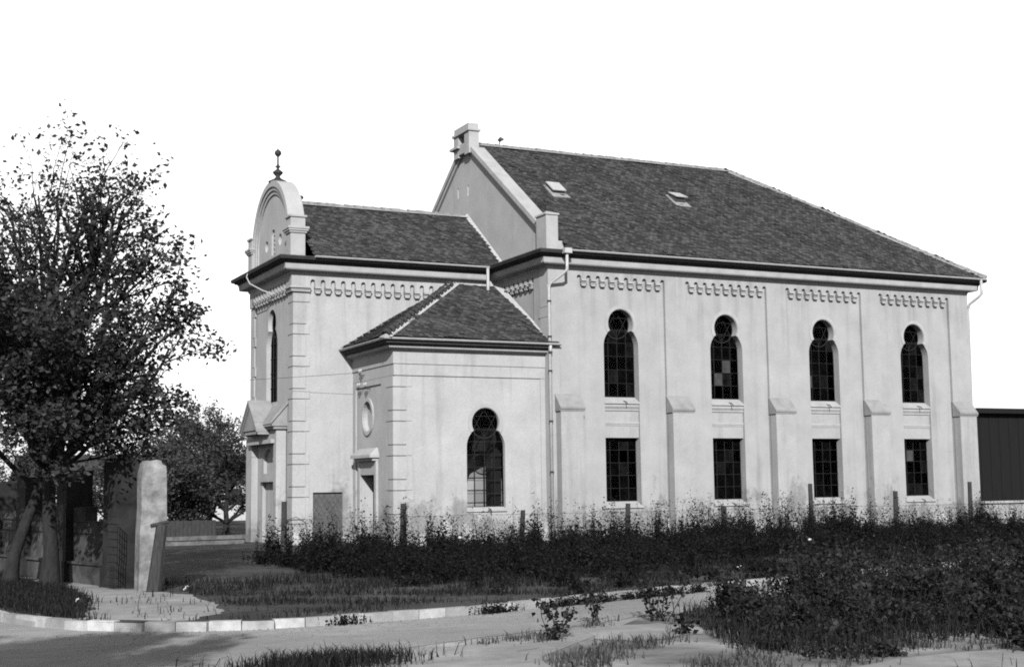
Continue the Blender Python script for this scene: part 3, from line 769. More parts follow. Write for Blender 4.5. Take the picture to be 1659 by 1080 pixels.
# front block roof
ZF0 = 10.09; YF0 = Y1 - .70; ZFR = 12.60; SF_ = (ZFR - ZF0) / (YM - YF0)
froof = deck('vestibule_roof', [[(-7.45, YF0, ZF0), (-.02, YF0, ZF0), (-.02, YM, ZFR), (-7.45, YM, ZFR)], [(-7.45, 2 * YM - YF0, ZF0), (-7.45, YM, ZFR), (-.02, YM, ZFR), (-.02, 2 * YM - YF0, ZF0)]])
Vf = Vector((0, YM - YF0, ZFR - ZF0)).normalized(); vf = math.hypot(YM - YF0, ZFR - ZF0)
tiles((0, YF0, ZF0), (1, 0, 0), Vf, [(-7.42, 0), (-.05, 0), (-.05, vf), (-7.42, vf)], froof, seed=5)
ridge((-7.4, YM, ZFR), (-.05, YM, ZFR), rt_me, froof, .37, mortar=.2)
mb = MB().tube([(-6.9, YM, ZFR), (-6.9, YM, ZFR + .24)], .03, 6).lathe([(0, 0), (.08, .02), (.1, .08), (.05, .14), (0, .15)], (-6.9, YM, ZFR + .2), 8)
child(mb.build('vent_cowl', 'iron'), froof)
mb = MB(); mb.add([(-.02, YF0 + .05, ZF0 + .08), (-.02, YM, ZFR + .1), (-.12, YM, ZFR + .05), (-.12, YF0 + .05, ZF0 + .05), (-.02, YF0 + .05, ZF0 + .16), (-.02, YM, ZFR + .18)], [(0, 1, 2, 3), (3, 2, 5, 4)])
child(mb.build('flashing', 'mortar'), froof)
# annex roof
ZA0 = 6.88; OV = .52; SLA = .585; ZAT = ZA0 + SLA * (Y1 - .08 - (YA - OV)); XAP = XA - OV + (Y1 - .08 - (YA - OV))
aroof = deck('annex_roof', [[(XA - OV, YA - OV, ZA0), (0.25, YA - OV, ZA0), (0.25, YA - .12, ZA0 + .2), (-.105, YA - .12, ZA0 + SLA * (OV - .12)), (-.105, Y1 - .08, ZAT), (XAP, Y1 - .08, ZAT)], [(XA - OV, YA - OV, ZA0), (XAP, Y1 - .08, ZAT), (XA - OV, Y1 - .08, ZA0)]])
Va = Vector((0, 1, SLA)).normalized(); va = (Y1 - .08 - YA + OV) * math.sqrt(1 + SLA * SLA)
tiles((0, YA - OV, ZA0), (1, 0, 0), Va, [(XA - OV, 0), (-.12, 0), (-.12, va), (XAP, va)], aroof, seed=6)
Vw = Vector((1, 0, SLA)).normalized(); yl = Y1 - .08 - YA + OV
tiles((XA - OV, YA - OV, ZA0), (0, 1, 0), Vw, [(0, 0), (yl, 0), (yl, va)], aroof, seed=7)
ridge((XA - OV, YA - OV, ZA0), (XAP, Y1 - .08, ZAT), rd_me, aroof, .36, name='hip_tile', mortar=.23, lift=.07)
mb = MB(); mb.box(XAP - .1, -.12, Y1 - .2, Y1 - .085, ZAT - .05, ZAT + .16)
child(mb.build('flashing', 'mortar'), aroof)
mb = MB(); mb.add([(-.104, YA - .1, ZA0 + SLA * .4 + .02), (-.104, Y1 - .1, ZAT + .03), (-.26, Y1 - .1, ZAT + .045), (-.17, YA - .1, ZA0 + SLA * .4 + .045), (-.104, YA - .1, ZA0 + SLA * .4 + .12), (-.104, Y1 - .1, ZAT + .24)], [(0, 1, 2, 3), (3, 2, 5, 4)])
child(mb.build('wall_fillet', 'mortar'), aroof)

# --- nave gable coping, corner piers and the crowning block
nrm = Vector((0, -SLOPE, 1)).normalized()
for s_ in (1, -1):
    mb = MB()
    def cpt(y, h, x):
        p = Vector((x, y, zroof(y))) + nrm * h
        return (p.x, p.y if s_ == 1 else W - p.y, p.z)
    for x0, x1, h0, h1 in ((-.16, .44, .03, .20), (-.09, .40, -.10, .028)):
        q = [(.35, h0), (6.35, h0), (6.35, h1), (.35, h1)]
        mb.add([cpt(y, h, x0) for y, h in q] + [cpt(y, h, x1) for y, h in q], [(0, 1, 2, 3), (7, 6, 5, 4)] + [(i, (i + 1) % 4, (i + 1) % 4 + 4, i + 4) for i in range(4)])
    child(mb.build('coping', 'trim'), gable_wall)
    ya, yb = (-.34, .42) if s_ == 1 else (W - .42, W + .34)
    mb = MB().box(-.27, .20, ya, yb, 10.14, 11.40).box(-.31, .24, ya - .04, yb + .04, 11.40, 11.46)
    ym_ = (ya + yb) / 2
    mb.add([(-.31, ya - .04, 11.46), (.24, ya - .04, 11.46), (.24, yb + .04, 11.46), (-.31, yb + .04, 11.46), (-.035, ym_, 11.6)], [(0, 1, 4), (1, 2, 4), (2, 3, 4), (3, 0, 4)])
    mb.box(-.2, .5, ya + .04, yb - .04, 10.14, 10.5)
    child(mb.build('corner_pier', 'trim'), gable_wall)
mb = MB()
mb.box(-.22, .22, 6.25, 6.70, 15.1, 16.0).box(-.22, .22, 7.30, 7.75, 15.1, 16.0).box(-.21, .22, 6.70, 7.30, 15.2, 15.6).box(.08, .22, 6.70, 7.30, 15.6, 16.0)
mb.box(-.28, .28, 6.19, 7.81, 16.0, 16.09).box(-.22, .22, 6.30, 7.70, 16.09, 16.32)
mb.box(-.34, -.1, 7.15, 7.92, 15.46, 15.56)
child(mb.build('crowning_block', 'trim'), gable_wall)

# --- round front gable
FG = west(XF - .12)
RO = 2.42; ZC = 10.95
def arch_poly(r, zb, n=28): return [(-YM + r * math.cos(math.pi * k / n), ZC + r * math.sin(math.pi * k / n)) for k in range(n + 1)] + [(-YM - r, zb), (-YM + r, zb)]
mb = MB().plate(arch_poly(RO, 10.0), [arch_poly(RO - .22, 10.02)[::-1]], FG, 0.0, .62)
fg = syn(mb.build('round_gable', 'plaster'))
for r, d in ((RO - .22, .05), (RO - .36, .10)):
    child(MB().plate(arch_poly(r, 10.01), [arch_poly(r - .14, 10.02)[::-1]], FG, d, d + .06).build('arch_moulding', 'trim'), fg)
oc1 = [(-6.05 + .2 * math.cos(2 * math.pi * k / 16), 11.05 + .22 * math.sin(2 * math.pi * k / 16)) for k in range(16)]
oc2 = [(-7.8 + .2 * math.cos(2 * math.pi * k / 16), 11.05 + .22 * math.sin(2 * math.pi * k / 16)) for k in range(16)]
tb = [(-7.15, 10.6), (-6.7, 10.6), (-6.7, 11.35)] + [(-6.925 + .225 * math.cos(math.pi * k / 8), 11.35 + .225 * math.sin(math.pi * k / 8)) for k in range(1, 8)] + [(-7.15, 11.35)]
child(MB().plate(arch_poly(RO - .5, 10.01), [oc1, oc2, tb], FG, .15, .4).build('tympanum', 'plaster'), fg)
child(MB().prism(oc1, FG, .33, .36).prism(oc2, FG, .33, .36).build('oculus_back', 'steel'), fg)
mb = MB().prism(tb, FG, .24, .27)
for k in range(5):
    for s_ in (-.1, .1): mb.prism(rect(-6.925 + s_ - .07, -6.925 + s_ + .07, 10.68 + k * .17, 10.78 + k * .17), FG, .21, .238)
child(mb.build('carved_tablet', 'trim'), fg)
child(MB().prism(arch_poly(RO - .02, 10.02), FG, .45, .60).build('gable_back', 'plaster'), fg)
for s_ in (1, -1):
    def yy(a): return YM - s_ * (YM - a)
    ya, yb = sorted((yy(Y1 - .12), yy(Y1 + .42)))
    mb = MB().box(XF - .16, XF + .38, ya, yb, 10.03, 11.55)
    for e, z0, z1 in ((.05, 10.98, 11.05), (.09, 11.05, 11.12), (.12, 11.12, 11.2), (.05, 11.55, 11.62)): mb.box(XF - .16 - e, XF + .38 + e, ya - e, yb + e, z0, z1)
    child(mb.build('pedestal', 'trim'), fg)
mb = MB().lathe([(.34, 0), (.36, .05), (.26, .1), (.14, .16), (.07, .24), (.16, .34), (.2, .40), (.14, .46), (.05, .52), (.05, .58), (.11, .62), (.05, .67), (.035, .72), (.03, 1.0), (.08, 1.04), (.13, 1.12), (.12, 1.2), (.05, 1.26), (.012, 1.3), (.008, 1.75), (0, 1.76)], (XF + .19, YM, ZC + RO - .02), 14)
child(mb.build('finial', 'iron', smooth=True), fg)
mb = MB().tube([(XF - .66, 7.9, 10.05), (XF - .74, 7.8, 9.85), (XF - .72, 7.4, 9.55), (XF - .45, 6.6, 9.2), (XF - .12, 6.1, 9.0)], .02, 5)
child(mb.build('lightning_cable', 'white'), fg)

# --- west portal
PF = west(-8.40)
rec = rect(-8.15, -5.30, .02, 3.60)
mb = MB().plate(notch(-8.90, -4.95, 4.04, -8.15, -5.30, 3.60), [], PF, 0.0, .36)
portal = syn(mb.build('portal', 'plaster'))
nic = [(-7.35, 2.5), (-6.15, 2.5), (-6.15, 2.95)] + [(-6.75 + .6 * math.cos(math.pi * k / 10), 2.95 + .45 * math.sin(math.pi * k / 10)) for k in range(1, 10)] + [(-7.35, 2.95)]
mb = MB().plate(notch(-8.15, -5.30, 3.6, -7.5, -5.75, 2.2), [nic], PF, .24, .37); child(mb.build('blocked_doorway', 'plaster'), portal)
child(MB().prism(rect(-8.0, -5.35, .04, 3.55), PF, .37, .385).build('infill', 'plaster'), portal)
child(MB().prism(rect(-8.3, -5.15, 3.56, 3.70), PF, -.14, -.003).prism(rect(-7.55, -5.7, 2.2, 2.32), PF, .14, .238).build('lintel', 'trim'), portal)
mb = MB()
mb.prism(rect(-9.0, -4.85, 4.05, 4.15), PF, -.12, .37); mb.prism(rect(-9.05, -4.80, 4.15, 4.24), PF, -.2, .37)
for u in (-9.08, -4.77):
    pass
q = [(-.22, 4.24), (.37, 4.24), (.37, 4.98)]
mb.add([PF(-9.05, z, d) for d, z in q] + [PF(-4.80, z, d) for d, z in q], [(0, 1, 2), (5, 4, 3), (0, 3, 5, 2), (0, 1, 4, 3)])
for u0, u1 in ((-4.80, -4.74), (-9.11, -9.05)):
    mb.prism
    q2 = [(-.26, 4.22), (-.26, 4.32), (.37, 5.06), (.37, 4.94)]
    mb.add([PF(u0, z, d) for d, z in q2] + [PF(u1, z, d) for d, z in q2], [(0, 1, 2, 3), (7, 6, 5, 4)] + [(i, (i + 1) % 4, (i + 1) % 4 + 4, i + 4) for i in range(4)])
child(mb.build('portal_roof', 'weathered'), portal)
gp = [(-YM - 1.05, 4.06), (-YM + 1.05, 4.06), (-YM, 5.06)]
mb = MB().prism(gp, PF, -.38, .36)
for s_ in (-1, 1):
    for e, d in ((.0, -.50), (.09, -.44)):
        a = Vector((-YM + s_ * 1.16, 3.98 - e)); b = Vector((-YM, 5.06 - e + .02)); nn = Vector((0, .10))
        mb.prism([tuple(a), tuple(b), tuple(b + nn), tuple(a + nn)], PF, d, .355)
mb.prism(rect(-YM - .95, -YM + .95, 3.92, 4.04), PF, -.34, -.003)
child(mb.build('pediment', 'weathered'), portal)

# --- rainwater pipes
def pipe(pts, clamps, name='downpipe', r=.055):
    o = syn(MB().tube(pts, r, 10).build(name, 'zinc', smooth=True))
    for p in clamps:
        p = Vector(p); child(MB().tube([p - Vector((0, 0, .03)), p + Vector((0, 0, .03))], r * 1.35, 10).build('pipe_clamp', 'iron'), o)
    return o
pz = [8.35, 7.1, 5.9, 4.15, 2.4, .9]
p1 = pipe([(.32, -.75, 10.1), (.32, -.75, 9.42), (.24, -.66, 9.3), (-.08, -.24, 8.98), (-.12, -.2, 8.85), (-.12, -.2, 0.05)], [(-.12, -.2, z) for z in pz])
mb = MB().box(.18, .46, -.88, -.63, 9.98, 10.16); child(mb.build('hopper', 'zinc'), p1)
pipe([(-.75, Y1 - .76, 10.02), (-.75, Y1 - .76, 9.0), (-.75, Y1 - .7, 8.95)], [(-.75, Y1 - .76, 9.15)])
pipe([(L + .30, -.75, 10.08), (L + .30, -.75, 9.5), (L + .26, -.6, 9.38), (L + .14, -.2, 9.12), (L + .15, -.1, 8.9), (L + .17, .1, .1)], [])
pipe([(-.12, YA - .5, 6.82), (-.12, YA - .5, 6.62), (-.12, YA - .46, 6.5)], [(-.12, YA - .49, 6.55)])

# ------------------------------------------------------------------ plants: leaf clouds, branches
RG = np.random.default_rng(11)
def leaf_cloud(P, size, rg, up=0.3, aspect=0.62, droop=0.0):
    """one folded four-point leaf per point; size per leaf"""
    n = len(P)
    d = rg.normal(0, 1, (n, 3)); d[:, 2] = d[:, 2] * 0.6 + up - droop; d /= np.linalg.norm(d, axis=1)[:, None]
    a = rg.normal(0, 1, (n, 3)); a -= d * (a * d).sum(1)[:, None]; a /= np.linalg.norm(a, axis=1)[:, None]
    b = np.cross(d, a); s = np.asarray(size)[:, None]
    w = s * aspect * 0.5
    mid = P + d * s * 0.42
    V = np.stack([P, mid + a * w + b * w * .35, P + d * s, mid - a * w + b * w * .35], 1).reshape(-1, 3)
    k = np.arange(n)[:, None] * 4
    F = np.concatenate([k + np.array([0, 1, 2]), k + np.array([0, 2, 3])])
    return V, F

class Branches:
    def __init__(s): s.mb = MB(); s.tips = []
def grow(B, p, d, ln, r, lev, spec, rg):
    """a limb that bends, thins and divides; leaf points are kept from the last levels"""
    ang, ratio, nch, trop, maxlev = spec['ang'], spec['ratio'], spec['nch'], spec['trop'], spec['maxlev']
    n = max(3, int(ln / 0.32)); step = ln / n; pts = [p.copy()]; rs = [r]; cur = p.copy(); dd = d.copy()
    for i in range(n):
        dd = dd + Vector(rg.normal(0, spec['wob'], 3)) + Vector((0, 0, trop[min(lev, len(trop) - 1)] * step)); dd.normalize()
        cur = cur + dd * step; pts.append(cur.copy()); rs.append(max(r * (1 - 0.72 * (i + 1) / n), 0.004))
    B.mb.tube(pts, rs, 7 if lev == 0 else (5 if lev == 1 else 3), cap=False)
    if lev >= maxlev - 1:
        for i in range(1, len(pts)):
            B.tips.append((pts[i], lev))
    if lev < maxlev:
        k = nch[lev]
        for c in range(k):
            t = 0.25 + 0.75 * (c + rg.random() * .8) / k; t = min(t, .98)
            q = t * (len(pts) - 1); i = int(q); base = pts[i].lerp(pts[min(i + 1, len(pts) - 1)], q - i)
            ax = (pts[min(i + 1, len(pts) - 1)] - pts[max(i - 1, 0)]).normalized()
            side = Vector(rg.normal(0, 1, 3)); side -= ax * side.dot(ax); side.normalize()
            a = math.radians(ang[lev] + rg.normal(0, 9))
            nd = ax * math.cos(a) + side * math.sin(a)
            if nd.z < -0.25: nd.z *= .3
            grow(B, base, nd.normalized(), ln * ratio[lev] * (1.05 - .45 * t) * rg.uniform(.8, 1.2), rs[i] * .6, lev + 1, spec, rg)

def tree(name, label, base, trunk, limbs, spec, leaf, per, seed, group=None, m='leaf', rtrunk=.2, keep=None):
    """trunk: list of points from the base; limbs: (index on trunk, direction, length)"""
    rg = np.random.default_rng(seed); root = tag(empty(name, base), label, 'tree', group)
    B = Branches(); tp = [Vector(p) for p in trunk]
    rs = [rtrunk * (1.35 if i == 0 else 1 - .45 * i / (len(tp) - 1)) for i in range(len(tp))]
    B.mb.tube(tp, rs, 12, cap=False)
    for k, d, ln in limbs: grow(B, tp[k], Vector(d).normalized(), ln, rtrunk * .5, 0, spec, rg)
    B.mb.build('trunk', 'bark', root, smooth=True)
    pts = np.array([tuple(t[0]) for t in B.tips])
    pts = np.repeat(pts, per, axis=0); pts = pts + rg.normal(0, leaf * .8, pts.shape)
    if keep is not None: pts = pts[keep(pts, rg)]
    V, F = leaf_cloud(pts, leaf * rg.uniform(.6, 1.25, len(pts)), rg, up=.1)
    o = link('crown', arrays_mesh('crown', V, F), m, root)
    return root

SP = dict(ang=[40, 46, 48], ratio=[.55, .5, .5], nch=[6, 5, 3], trop=[.28, .20, .16, .10], wob=.11, maxlev=3)
def thin(z0, z1, pmin):
    def f(p, rg): return rg.random(len(p)) < np.clip(1 - (p[:, 2] - z0) / (z1 - z0), pmin, 1)
    return f
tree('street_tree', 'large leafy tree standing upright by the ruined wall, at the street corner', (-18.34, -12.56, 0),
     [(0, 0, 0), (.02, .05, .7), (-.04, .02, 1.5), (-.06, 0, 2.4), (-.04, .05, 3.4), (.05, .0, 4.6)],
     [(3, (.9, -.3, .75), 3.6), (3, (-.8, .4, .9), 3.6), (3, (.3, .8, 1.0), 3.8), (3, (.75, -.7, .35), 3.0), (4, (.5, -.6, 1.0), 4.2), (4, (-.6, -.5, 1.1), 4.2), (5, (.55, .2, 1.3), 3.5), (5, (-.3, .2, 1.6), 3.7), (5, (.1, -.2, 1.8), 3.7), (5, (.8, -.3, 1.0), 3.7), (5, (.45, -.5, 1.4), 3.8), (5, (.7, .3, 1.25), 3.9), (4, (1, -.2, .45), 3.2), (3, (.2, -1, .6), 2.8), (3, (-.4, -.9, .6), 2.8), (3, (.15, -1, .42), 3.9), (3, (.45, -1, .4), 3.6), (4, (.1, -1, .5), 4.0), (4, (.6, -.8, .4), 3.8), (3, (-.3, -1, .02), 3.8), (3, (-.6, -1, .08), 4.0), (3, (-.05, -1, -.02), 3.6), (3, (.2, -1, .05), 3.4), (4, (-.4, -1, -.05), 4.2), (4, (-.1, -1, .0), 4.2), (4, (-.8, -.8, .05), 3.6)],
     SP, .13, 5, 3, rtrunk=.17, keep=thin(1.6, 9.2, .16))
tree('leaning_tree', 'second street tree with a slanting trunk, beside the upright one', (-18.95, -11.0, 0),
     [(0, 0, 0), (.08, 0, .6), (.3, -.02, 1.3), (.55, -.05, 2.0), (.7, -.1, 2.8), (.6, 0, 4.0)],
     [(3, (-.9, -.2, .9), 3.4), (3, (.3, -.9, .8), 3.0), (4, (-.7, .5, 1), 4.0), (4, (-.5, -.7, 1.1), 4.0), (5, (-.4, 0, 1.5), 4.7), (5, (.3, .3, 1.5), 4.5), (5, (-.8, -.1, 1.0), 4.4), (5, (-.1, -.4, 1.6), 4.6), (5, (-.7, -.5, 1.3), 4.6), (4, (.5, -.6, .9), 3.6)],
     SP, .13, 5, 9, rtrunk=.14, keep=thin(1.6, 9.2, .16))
SB = dict(ang=[45, 48, 50], ratio=[.55, .55, .5], nch=[6, 5, 3], trop=[.2, .12, .08], wob=.12, maxlev=2)
def small_tree(name, label, base, h, seed, leaf=.14, per=4, group=None):
    rg = np.random.default_rng(seed); s = h / 5.4
    limbs = []
    for k in range(13):
        a = 2 * math.pi * k / 13 * 5 + rg.uniform(-.3, .3); limbs.append((1 + k % 4, (math.cos(a), math.sin(a), rg.uniform(.2, 1.4)), rg.uniform(1.8, 2.6) * s))
    return tree(name, label, base, [(0, 0, 0), (.03, 0, .5 * s), (0, .04, 1.0 * s), (.05, 0, 1.8 * s), (0, 0, 2.7 * s)], limbs, SB, leaf, per, seed, group, m='farleaf', rtrunk=.13 * s)
small_tree('garden_tree', 'round-crowned tree in the yard just left of the west portal', (-7.5, 15.3, 0), 5.6, 21)
small_tree('garden_tree', 'bushy dark tree behind the low plank fence', (-9.6, 17.5, 0), 5.3, 22)
small_tree('garden_tree', 'yard tree half hidden by the tall gate pillar', (-12.2, 14.0, 0), 4.6, 23)
small_tree('garden_tree', 'low spreading tree close behind the timbers', (-10.6, 11.5, 0), 4.4, 27)
small_tree('garden_tree', 'slender tree between the yard trees and the portal', (-7.2, 19.5, 0), 6.4, 28)
small_tree('garden_tree', 'tree farther back over the pale far house', (-6.0, 30.0, 0), 6.6, 24, leaf=.24)
small_tree('garden_tree', 'tree behind the ruined wall, below the big crowns', (-16.2, 9.0, 0), 4.4, 25)
small_tree('garden_tree', 'tree beyond the farthest pillar of the ruined wall', (-19.2, 16.0, 0), 5.4, 26)
# the tree whose shade lies over the corner of the road, out of the picture to the left
tree('roadside_tree', 'tree beside the side street that shades the road corner', (-26.9, -38.3, -.13),
     [(0, 0, 0), (.02, .05, 1.5), (0, .02, 3.2), (.04, 0, 5.0), (0, .05, 6.4)],
     [(3, (.9, .2, .5), 2.6), (3, (-.8, .4, .7), 2.6), (3, (.2, .9, .6), 2.6), (3, (.1, -.9, .6), 2.4), (4, (.6, .5, 1.0), 2.6), (4, (-.5, -.4, 1.1), 2.6), (4, (.1, .1, 1.6), 2.6), (4, (.9, -.3, .7), 2.6), (4, (-.8, .5, .6), 2.6)],
     SP, .19, 6, 31, rtrunk=.2)

# weeds along the fence, grass on the verges
def stems(P, H, rg, nleaf, lsize, lean=.12):
    n = len(P); dx = rg.normal(0, lean, (n, 2)) * H[:, None]
    top = np.c_[P[:, 0] + dx[:, 0], P[:, 1] + dx[:, 1], P[:, 2] + H]
    a = rg.uniform(0, 2 * math.pi, n); w = .006 + .004 * H
    off = np.c_[np.cos(a) * w, np.sin(a) * w, np.zeros(n)]
    V1 = np.stack([P - off, P + off, top], 1).reshape(-1, 3); F1 = np.arange(3 * n).reshape(-1, 3)
    k = np.repeat(np.arange(n), nleaf); t = rg.random(len(k)) ** .75
    Q = P[k] + (top[k] - P[k]) * t[:, None] + rg.normal(0, .035, (len(k), 3))
    V2, F2 = leaf_cloud(Q, (lsize if np.isscalar(lsize) else lsize[k]) * rg.uniform(.5, 1.4, len(k)) * (1.2 - .5 * t), rg, up=.35)
    return np.concatenate([V1, V2]), np.concatenate([F1, F2 + len(V1)])
def wave(x, f, ph): return np.sin(x * f + ph)
KXc = [p[0] for p in KERB[7:20]]; KYc = [p[1] for p in KERB[7:20]]
def clumps(n, x0, x1, q0, q1):
    x = RG.uniform(x0, x1, n); q_ = RG.uniform(q0, q1, n)
    f = np.interp(x, [-13, -11, -8, -4, 0, 6, 19], [-13.2, -15.6, -15.9, -14.8, -13.6, -12.5, -9.5]) + RG.normal(0, .5, n)
    y_ = f + (-6.4 - f) * q_
    return x, np.maximum(y_, np.interp(x, KXc, KYc) + .35), q_
def spread_stems(x, y, h, r, cnt):
    k = np.repeat(np.arange(len(x)), cnt); m_ = len(k); ra = np.abs(RG.normal(0, 1, m_)); an = RG.uniform(0, 2 * math.pi, m_)
    X = x[k] + r[k] * ra * np.cos(an); Y = np.minimum(y[k] + r[k] * ra * np.sin(an), -6.0)
    H = np.clip(h[k] * np.interp(X, [12.5, 13.2], [1, .5]) * (1.05 - .2 * ra) * RG.uniform(.7, 1.15, m_), .08, 1.7)
    return k, np.c_[X, Y, np.zeros(m_)], H
Vs, Fs, off = [], [], 0
fade = lambda x: np.interp(x, [-13, -11.5, 5, 19], [.45, 1, 1, .85])
for (nc, q0, q1, h0, h1, rr0, rr1, cnt, nl, l0, l1, lean) in ((700, 0, 1, .28, .70, .15, .5, 24, 11, .04, .10, .2), (260, .15, 1, .6, 1.05, .12, .35, 22, 13, .05, .11, .14), (250, .4, 1, .9, 1.7, .03, .13, 8, 24, .05, .09, .06), (420, .3, 1, .8, 1.65, .02, .1, 3, 22, .045, .085, .12), (170, -.55, .15, .12, .5, .06, .35, 16, 10, .04, .10, .25), (60, -.4, .2, .4, .8, .02, .12, 3, 14, .03, .07, .15)):
    x, y, q_ = clumps(nc, -12.4, 19, q0, q1)
    if h1 > .8:
        dens = np.sin(x * 1.13 + .6) + np.sin(x * 2.71 + 1.9) + .6 * np.sin(x * 6.1)
        ok = dens + RG.normal(0, .6, nc) > -.35; x, y = x[ok], y[ok]
    h = RG.uniform(h0, h1, len(x)) * fade(x); r = RG.uniform(rr0, rr1, len(x)); ls = RG.uniform(l0, l1, len(x))
    k, P, H = spread_stems(x, y, h, r, cnt)
    V, F = stems(P, H, RG, nl, ls[k], lean); Vs.append(V); Fs.append(F + off); off += len(V)
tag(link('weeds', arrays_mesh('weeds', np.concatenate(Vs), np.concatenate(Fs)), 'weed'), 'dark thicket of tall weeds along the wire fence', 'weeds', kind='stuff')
def blades(name, label, P, H, m, w=.008, kind='stuff'):
    n = len(P); a = RG.uniform(0, 2 * math.pi, n); off = np.c_[np.cos(a), np.sin(a), np.zeros(n)] * (w * RG.uniform(.6, 1.4, n))[:, None]
    b = RG.normal(0, .35, (n, 2)) * H[:, None]
    mid = P + np.c_[b * .3, H * .6]; top = P + np.c_[b, H * RG.uniform(.75, 1, n)]
    V = np.stack([P - off, P + off, mid + off * .7, mid - off * .7, top], 1).reshape(-1, 3)
    k = np.arange(n)[:, None] * 5
    F = np.concatenate([k + np.array([0, 1, 2]), k + np.array([0, 2, 3]), k + np.array([3, 2, 4])])
    return tag(link(name, arrays_mesh(name, V, F), m), label, 'grass', kind=kind)
KX = np.array([p[0] for p in KERB[7:20]]); KY = np.array([p[1] for p in KERB[7:20]])
n = 60000
X = RG.uniform(-18.2, 14, n); k0 = np.interp(X, KX, KY) + .25
fr_ = np.interp(X, [-18.2, -16, -13, -11, -8, -4, 0, 6, 19], [-18, -13, -12.6, -13.6, -14.0, -13, -12, -11, -9])
t = RG.random(n) ** .8; Y = fr_ + (k0 - fr_) * t
cl = wave(X, 1.7, .3) * wave(Y, 2.1, .9) + wave(X * .6 + Y, 3.3, 1.4) * .6
keep = cl + RG.normal(0, .3, n) > -.45 + .75 * t
inpath = (X < -16.3) & (X > -18.7 + .0 * Y) & (Y > -21.5) & (Y < -15)
keep &= ~(inpath & (RG.random(n) > .06))
P = np.c_[X, Y, np.zeros(n)][keep]; H = (RG.uniform(.05, .2, len(P)) * (1.25 - .6 * t[keep]))
blades('verge_grass', 'rough grass between the kerb and the weeds', P, H, 'grass')
n = 16000
X = RG.uniform(-20.2, -17.2, n); Y = RG.uniform(-21.5, -6, n)
keep = ~((X > np.interp(Y, [-21, -20.4, -17, -14, -11, -7.5], [-18.6, -18.8, -18.15, -18.0, -18.4, -18.7]) - .1 + RG.normal(0, .08, n)))
keep &= X > np.interp(Y, [-21.5, -20.8, -19.9, -18.6, -16.5, -6], [-18.3, -18.9, -19.3, -19.7, -20.0, -20.2])
P = np.c_[X, Y, np.zeros(n)][keep]; blades('tree_pit_grass', 'grass around the feet of the two street trees', P, RG.uniform(.06, .22, len(P)), 'grass')
# near side of the road
n = 60000
X = RG.uniform(-19, -4, n); Y = RG.uniform(-32, -21, n)
NX = np.array([p[0] for p in NEAR[::-1]][1:]); NY = np.array([p[1] for p in NEAR[::-1]][1:])
edge = np.interp(X, NX[1:], NY[1:])
cl = wave(X, 1.9, .7) * wave(Y, 2.3, .2) + .7 * wave(X * .8 - Y, 3.1, .4) + .4 * wave(X + Y * .5, 6.1, 1.0)
keep = (Y < edge - .05) & (cl + RG.normal(0, .35, n) > .45)
def inside(X, Y, poly):
    c = np.zeros(len(X), bool); m_ = len(poly)
    for i in range(m_):
        (x0, y0), (x1, y1) = poly[i], poly[(i + 1) % m_]
        cond = ((y0 > Y) != (y1 > Y)); xx = (x1 - x0) * (Y - y0) / (y1 - y0 + 1e-9) + x0
        c ^= cond & (X < xx)
    return c
for nm in ('dirt_path', 'pavement', 'bare_patch'):
    o = bpy.data.objects[nm]; poly = [(v.co.x, v.co.y) for v in o.data.vertices]
    keep &= ~(inside(X, Y, poly) & (RG.random(n) > .03))
P = np.c_[X, Y, np.full(n, -.135)][keep]
blades('dry_grass', 'patchy dry grass on the near side of the road', P, RG.uniform(.04, .17, len(P)), 'drygrass')
n = 2200
X = RG.normal(-17.2, .55, n); Y = -26.9 + RG.normal(0, .28, n) + (X + 17.2) * .12
blades('grass_tuft', 'dark grass tuft at the road edge, bottom of the picture', np.c_[X, Y, np.full(n, -.135)], RG.uniform(.08, .26, n), 'grass', w=.007)

# shrubs with broad leaves
def shrub(name, label, base, h, spread, nst, seed, leaf=.085, flower=None, group=None, per=26):
    rg = np.random.default_rng(seed); root = tag(empty(name, base), label, 'shrub', group); mb = MB(); Ps = []
    for k in range(nst):
        a = rg.uniform(0, 2 * math.pi); tip = Vector((math.cos(a) * spread * rg.uniform(.3, 1), math.sin(a) * spread * rg.uniform(.3, 1), h * rg.uniform(.6, 1.0)))
        p0 = Vector((rg.normal(0, .05), rg.normal(0, .05), 0)); midp = p0.lerp(tip, .5) + Vector(rg.normal(0, .05, 3))
        mb.tube([p0, midp, tip], [.009, .007, .004], 4, cap=False)
        t = rg.random(per) ** .6
        for u in t:
            c = p0.lerp(midp, u * 2) if u < .5 else midp.lerp(tip, u * 2 - 1)
            for _ in range(2): Ps.append(tuple(c + Vector(rg.normal(0, .045, 3))))
    mb.build('stem', 'bark', root)
    Ps = np.array(Ps); Ps[:, 2] = np.abs(Ps[:, 2])
    V, F = leaf_cloud(Ps, leaf * rg.uniform(.6, 1.3, len(Ps)), rg, up=.15, aspect=.75); link('foliage', arrays_mesh('foliage', V, F), 'shrubleaf', root)
    for f in flower or []:
        fb = MB()
        for q in range(9):
            a = 2 * math.pi * q / 9; rr = .05 if q % 2 else .035
            fb.add([f, (f[0] + rr * math.cos(a - .4), f[1] + rr * math.sin(a - .4), f[2] + .02), (f[0] + rr * 1.2 * math.cos(a), f[1] + rr * 1.2 * math.sin(a), f[2] + .035), (f[0] + rr * math.cos(a + .4), f[1] + rr * math.sin(a + .4), f[2] + .02)], [(0, 1, 2, 3)])
        fb.lathe([(0, 0), (.045, .02), (.05, .045), (.03, .07), (0, .075)], f, 8)
        fb.build('flower', 'petal', root)
    return root
Zn = -.135
shrub('rose_shrub', 'small straggling shrub by the road edge, nearest the dirt path', (-13.6, -25.8, Zn), .62, .42, 6, 41, per=11)
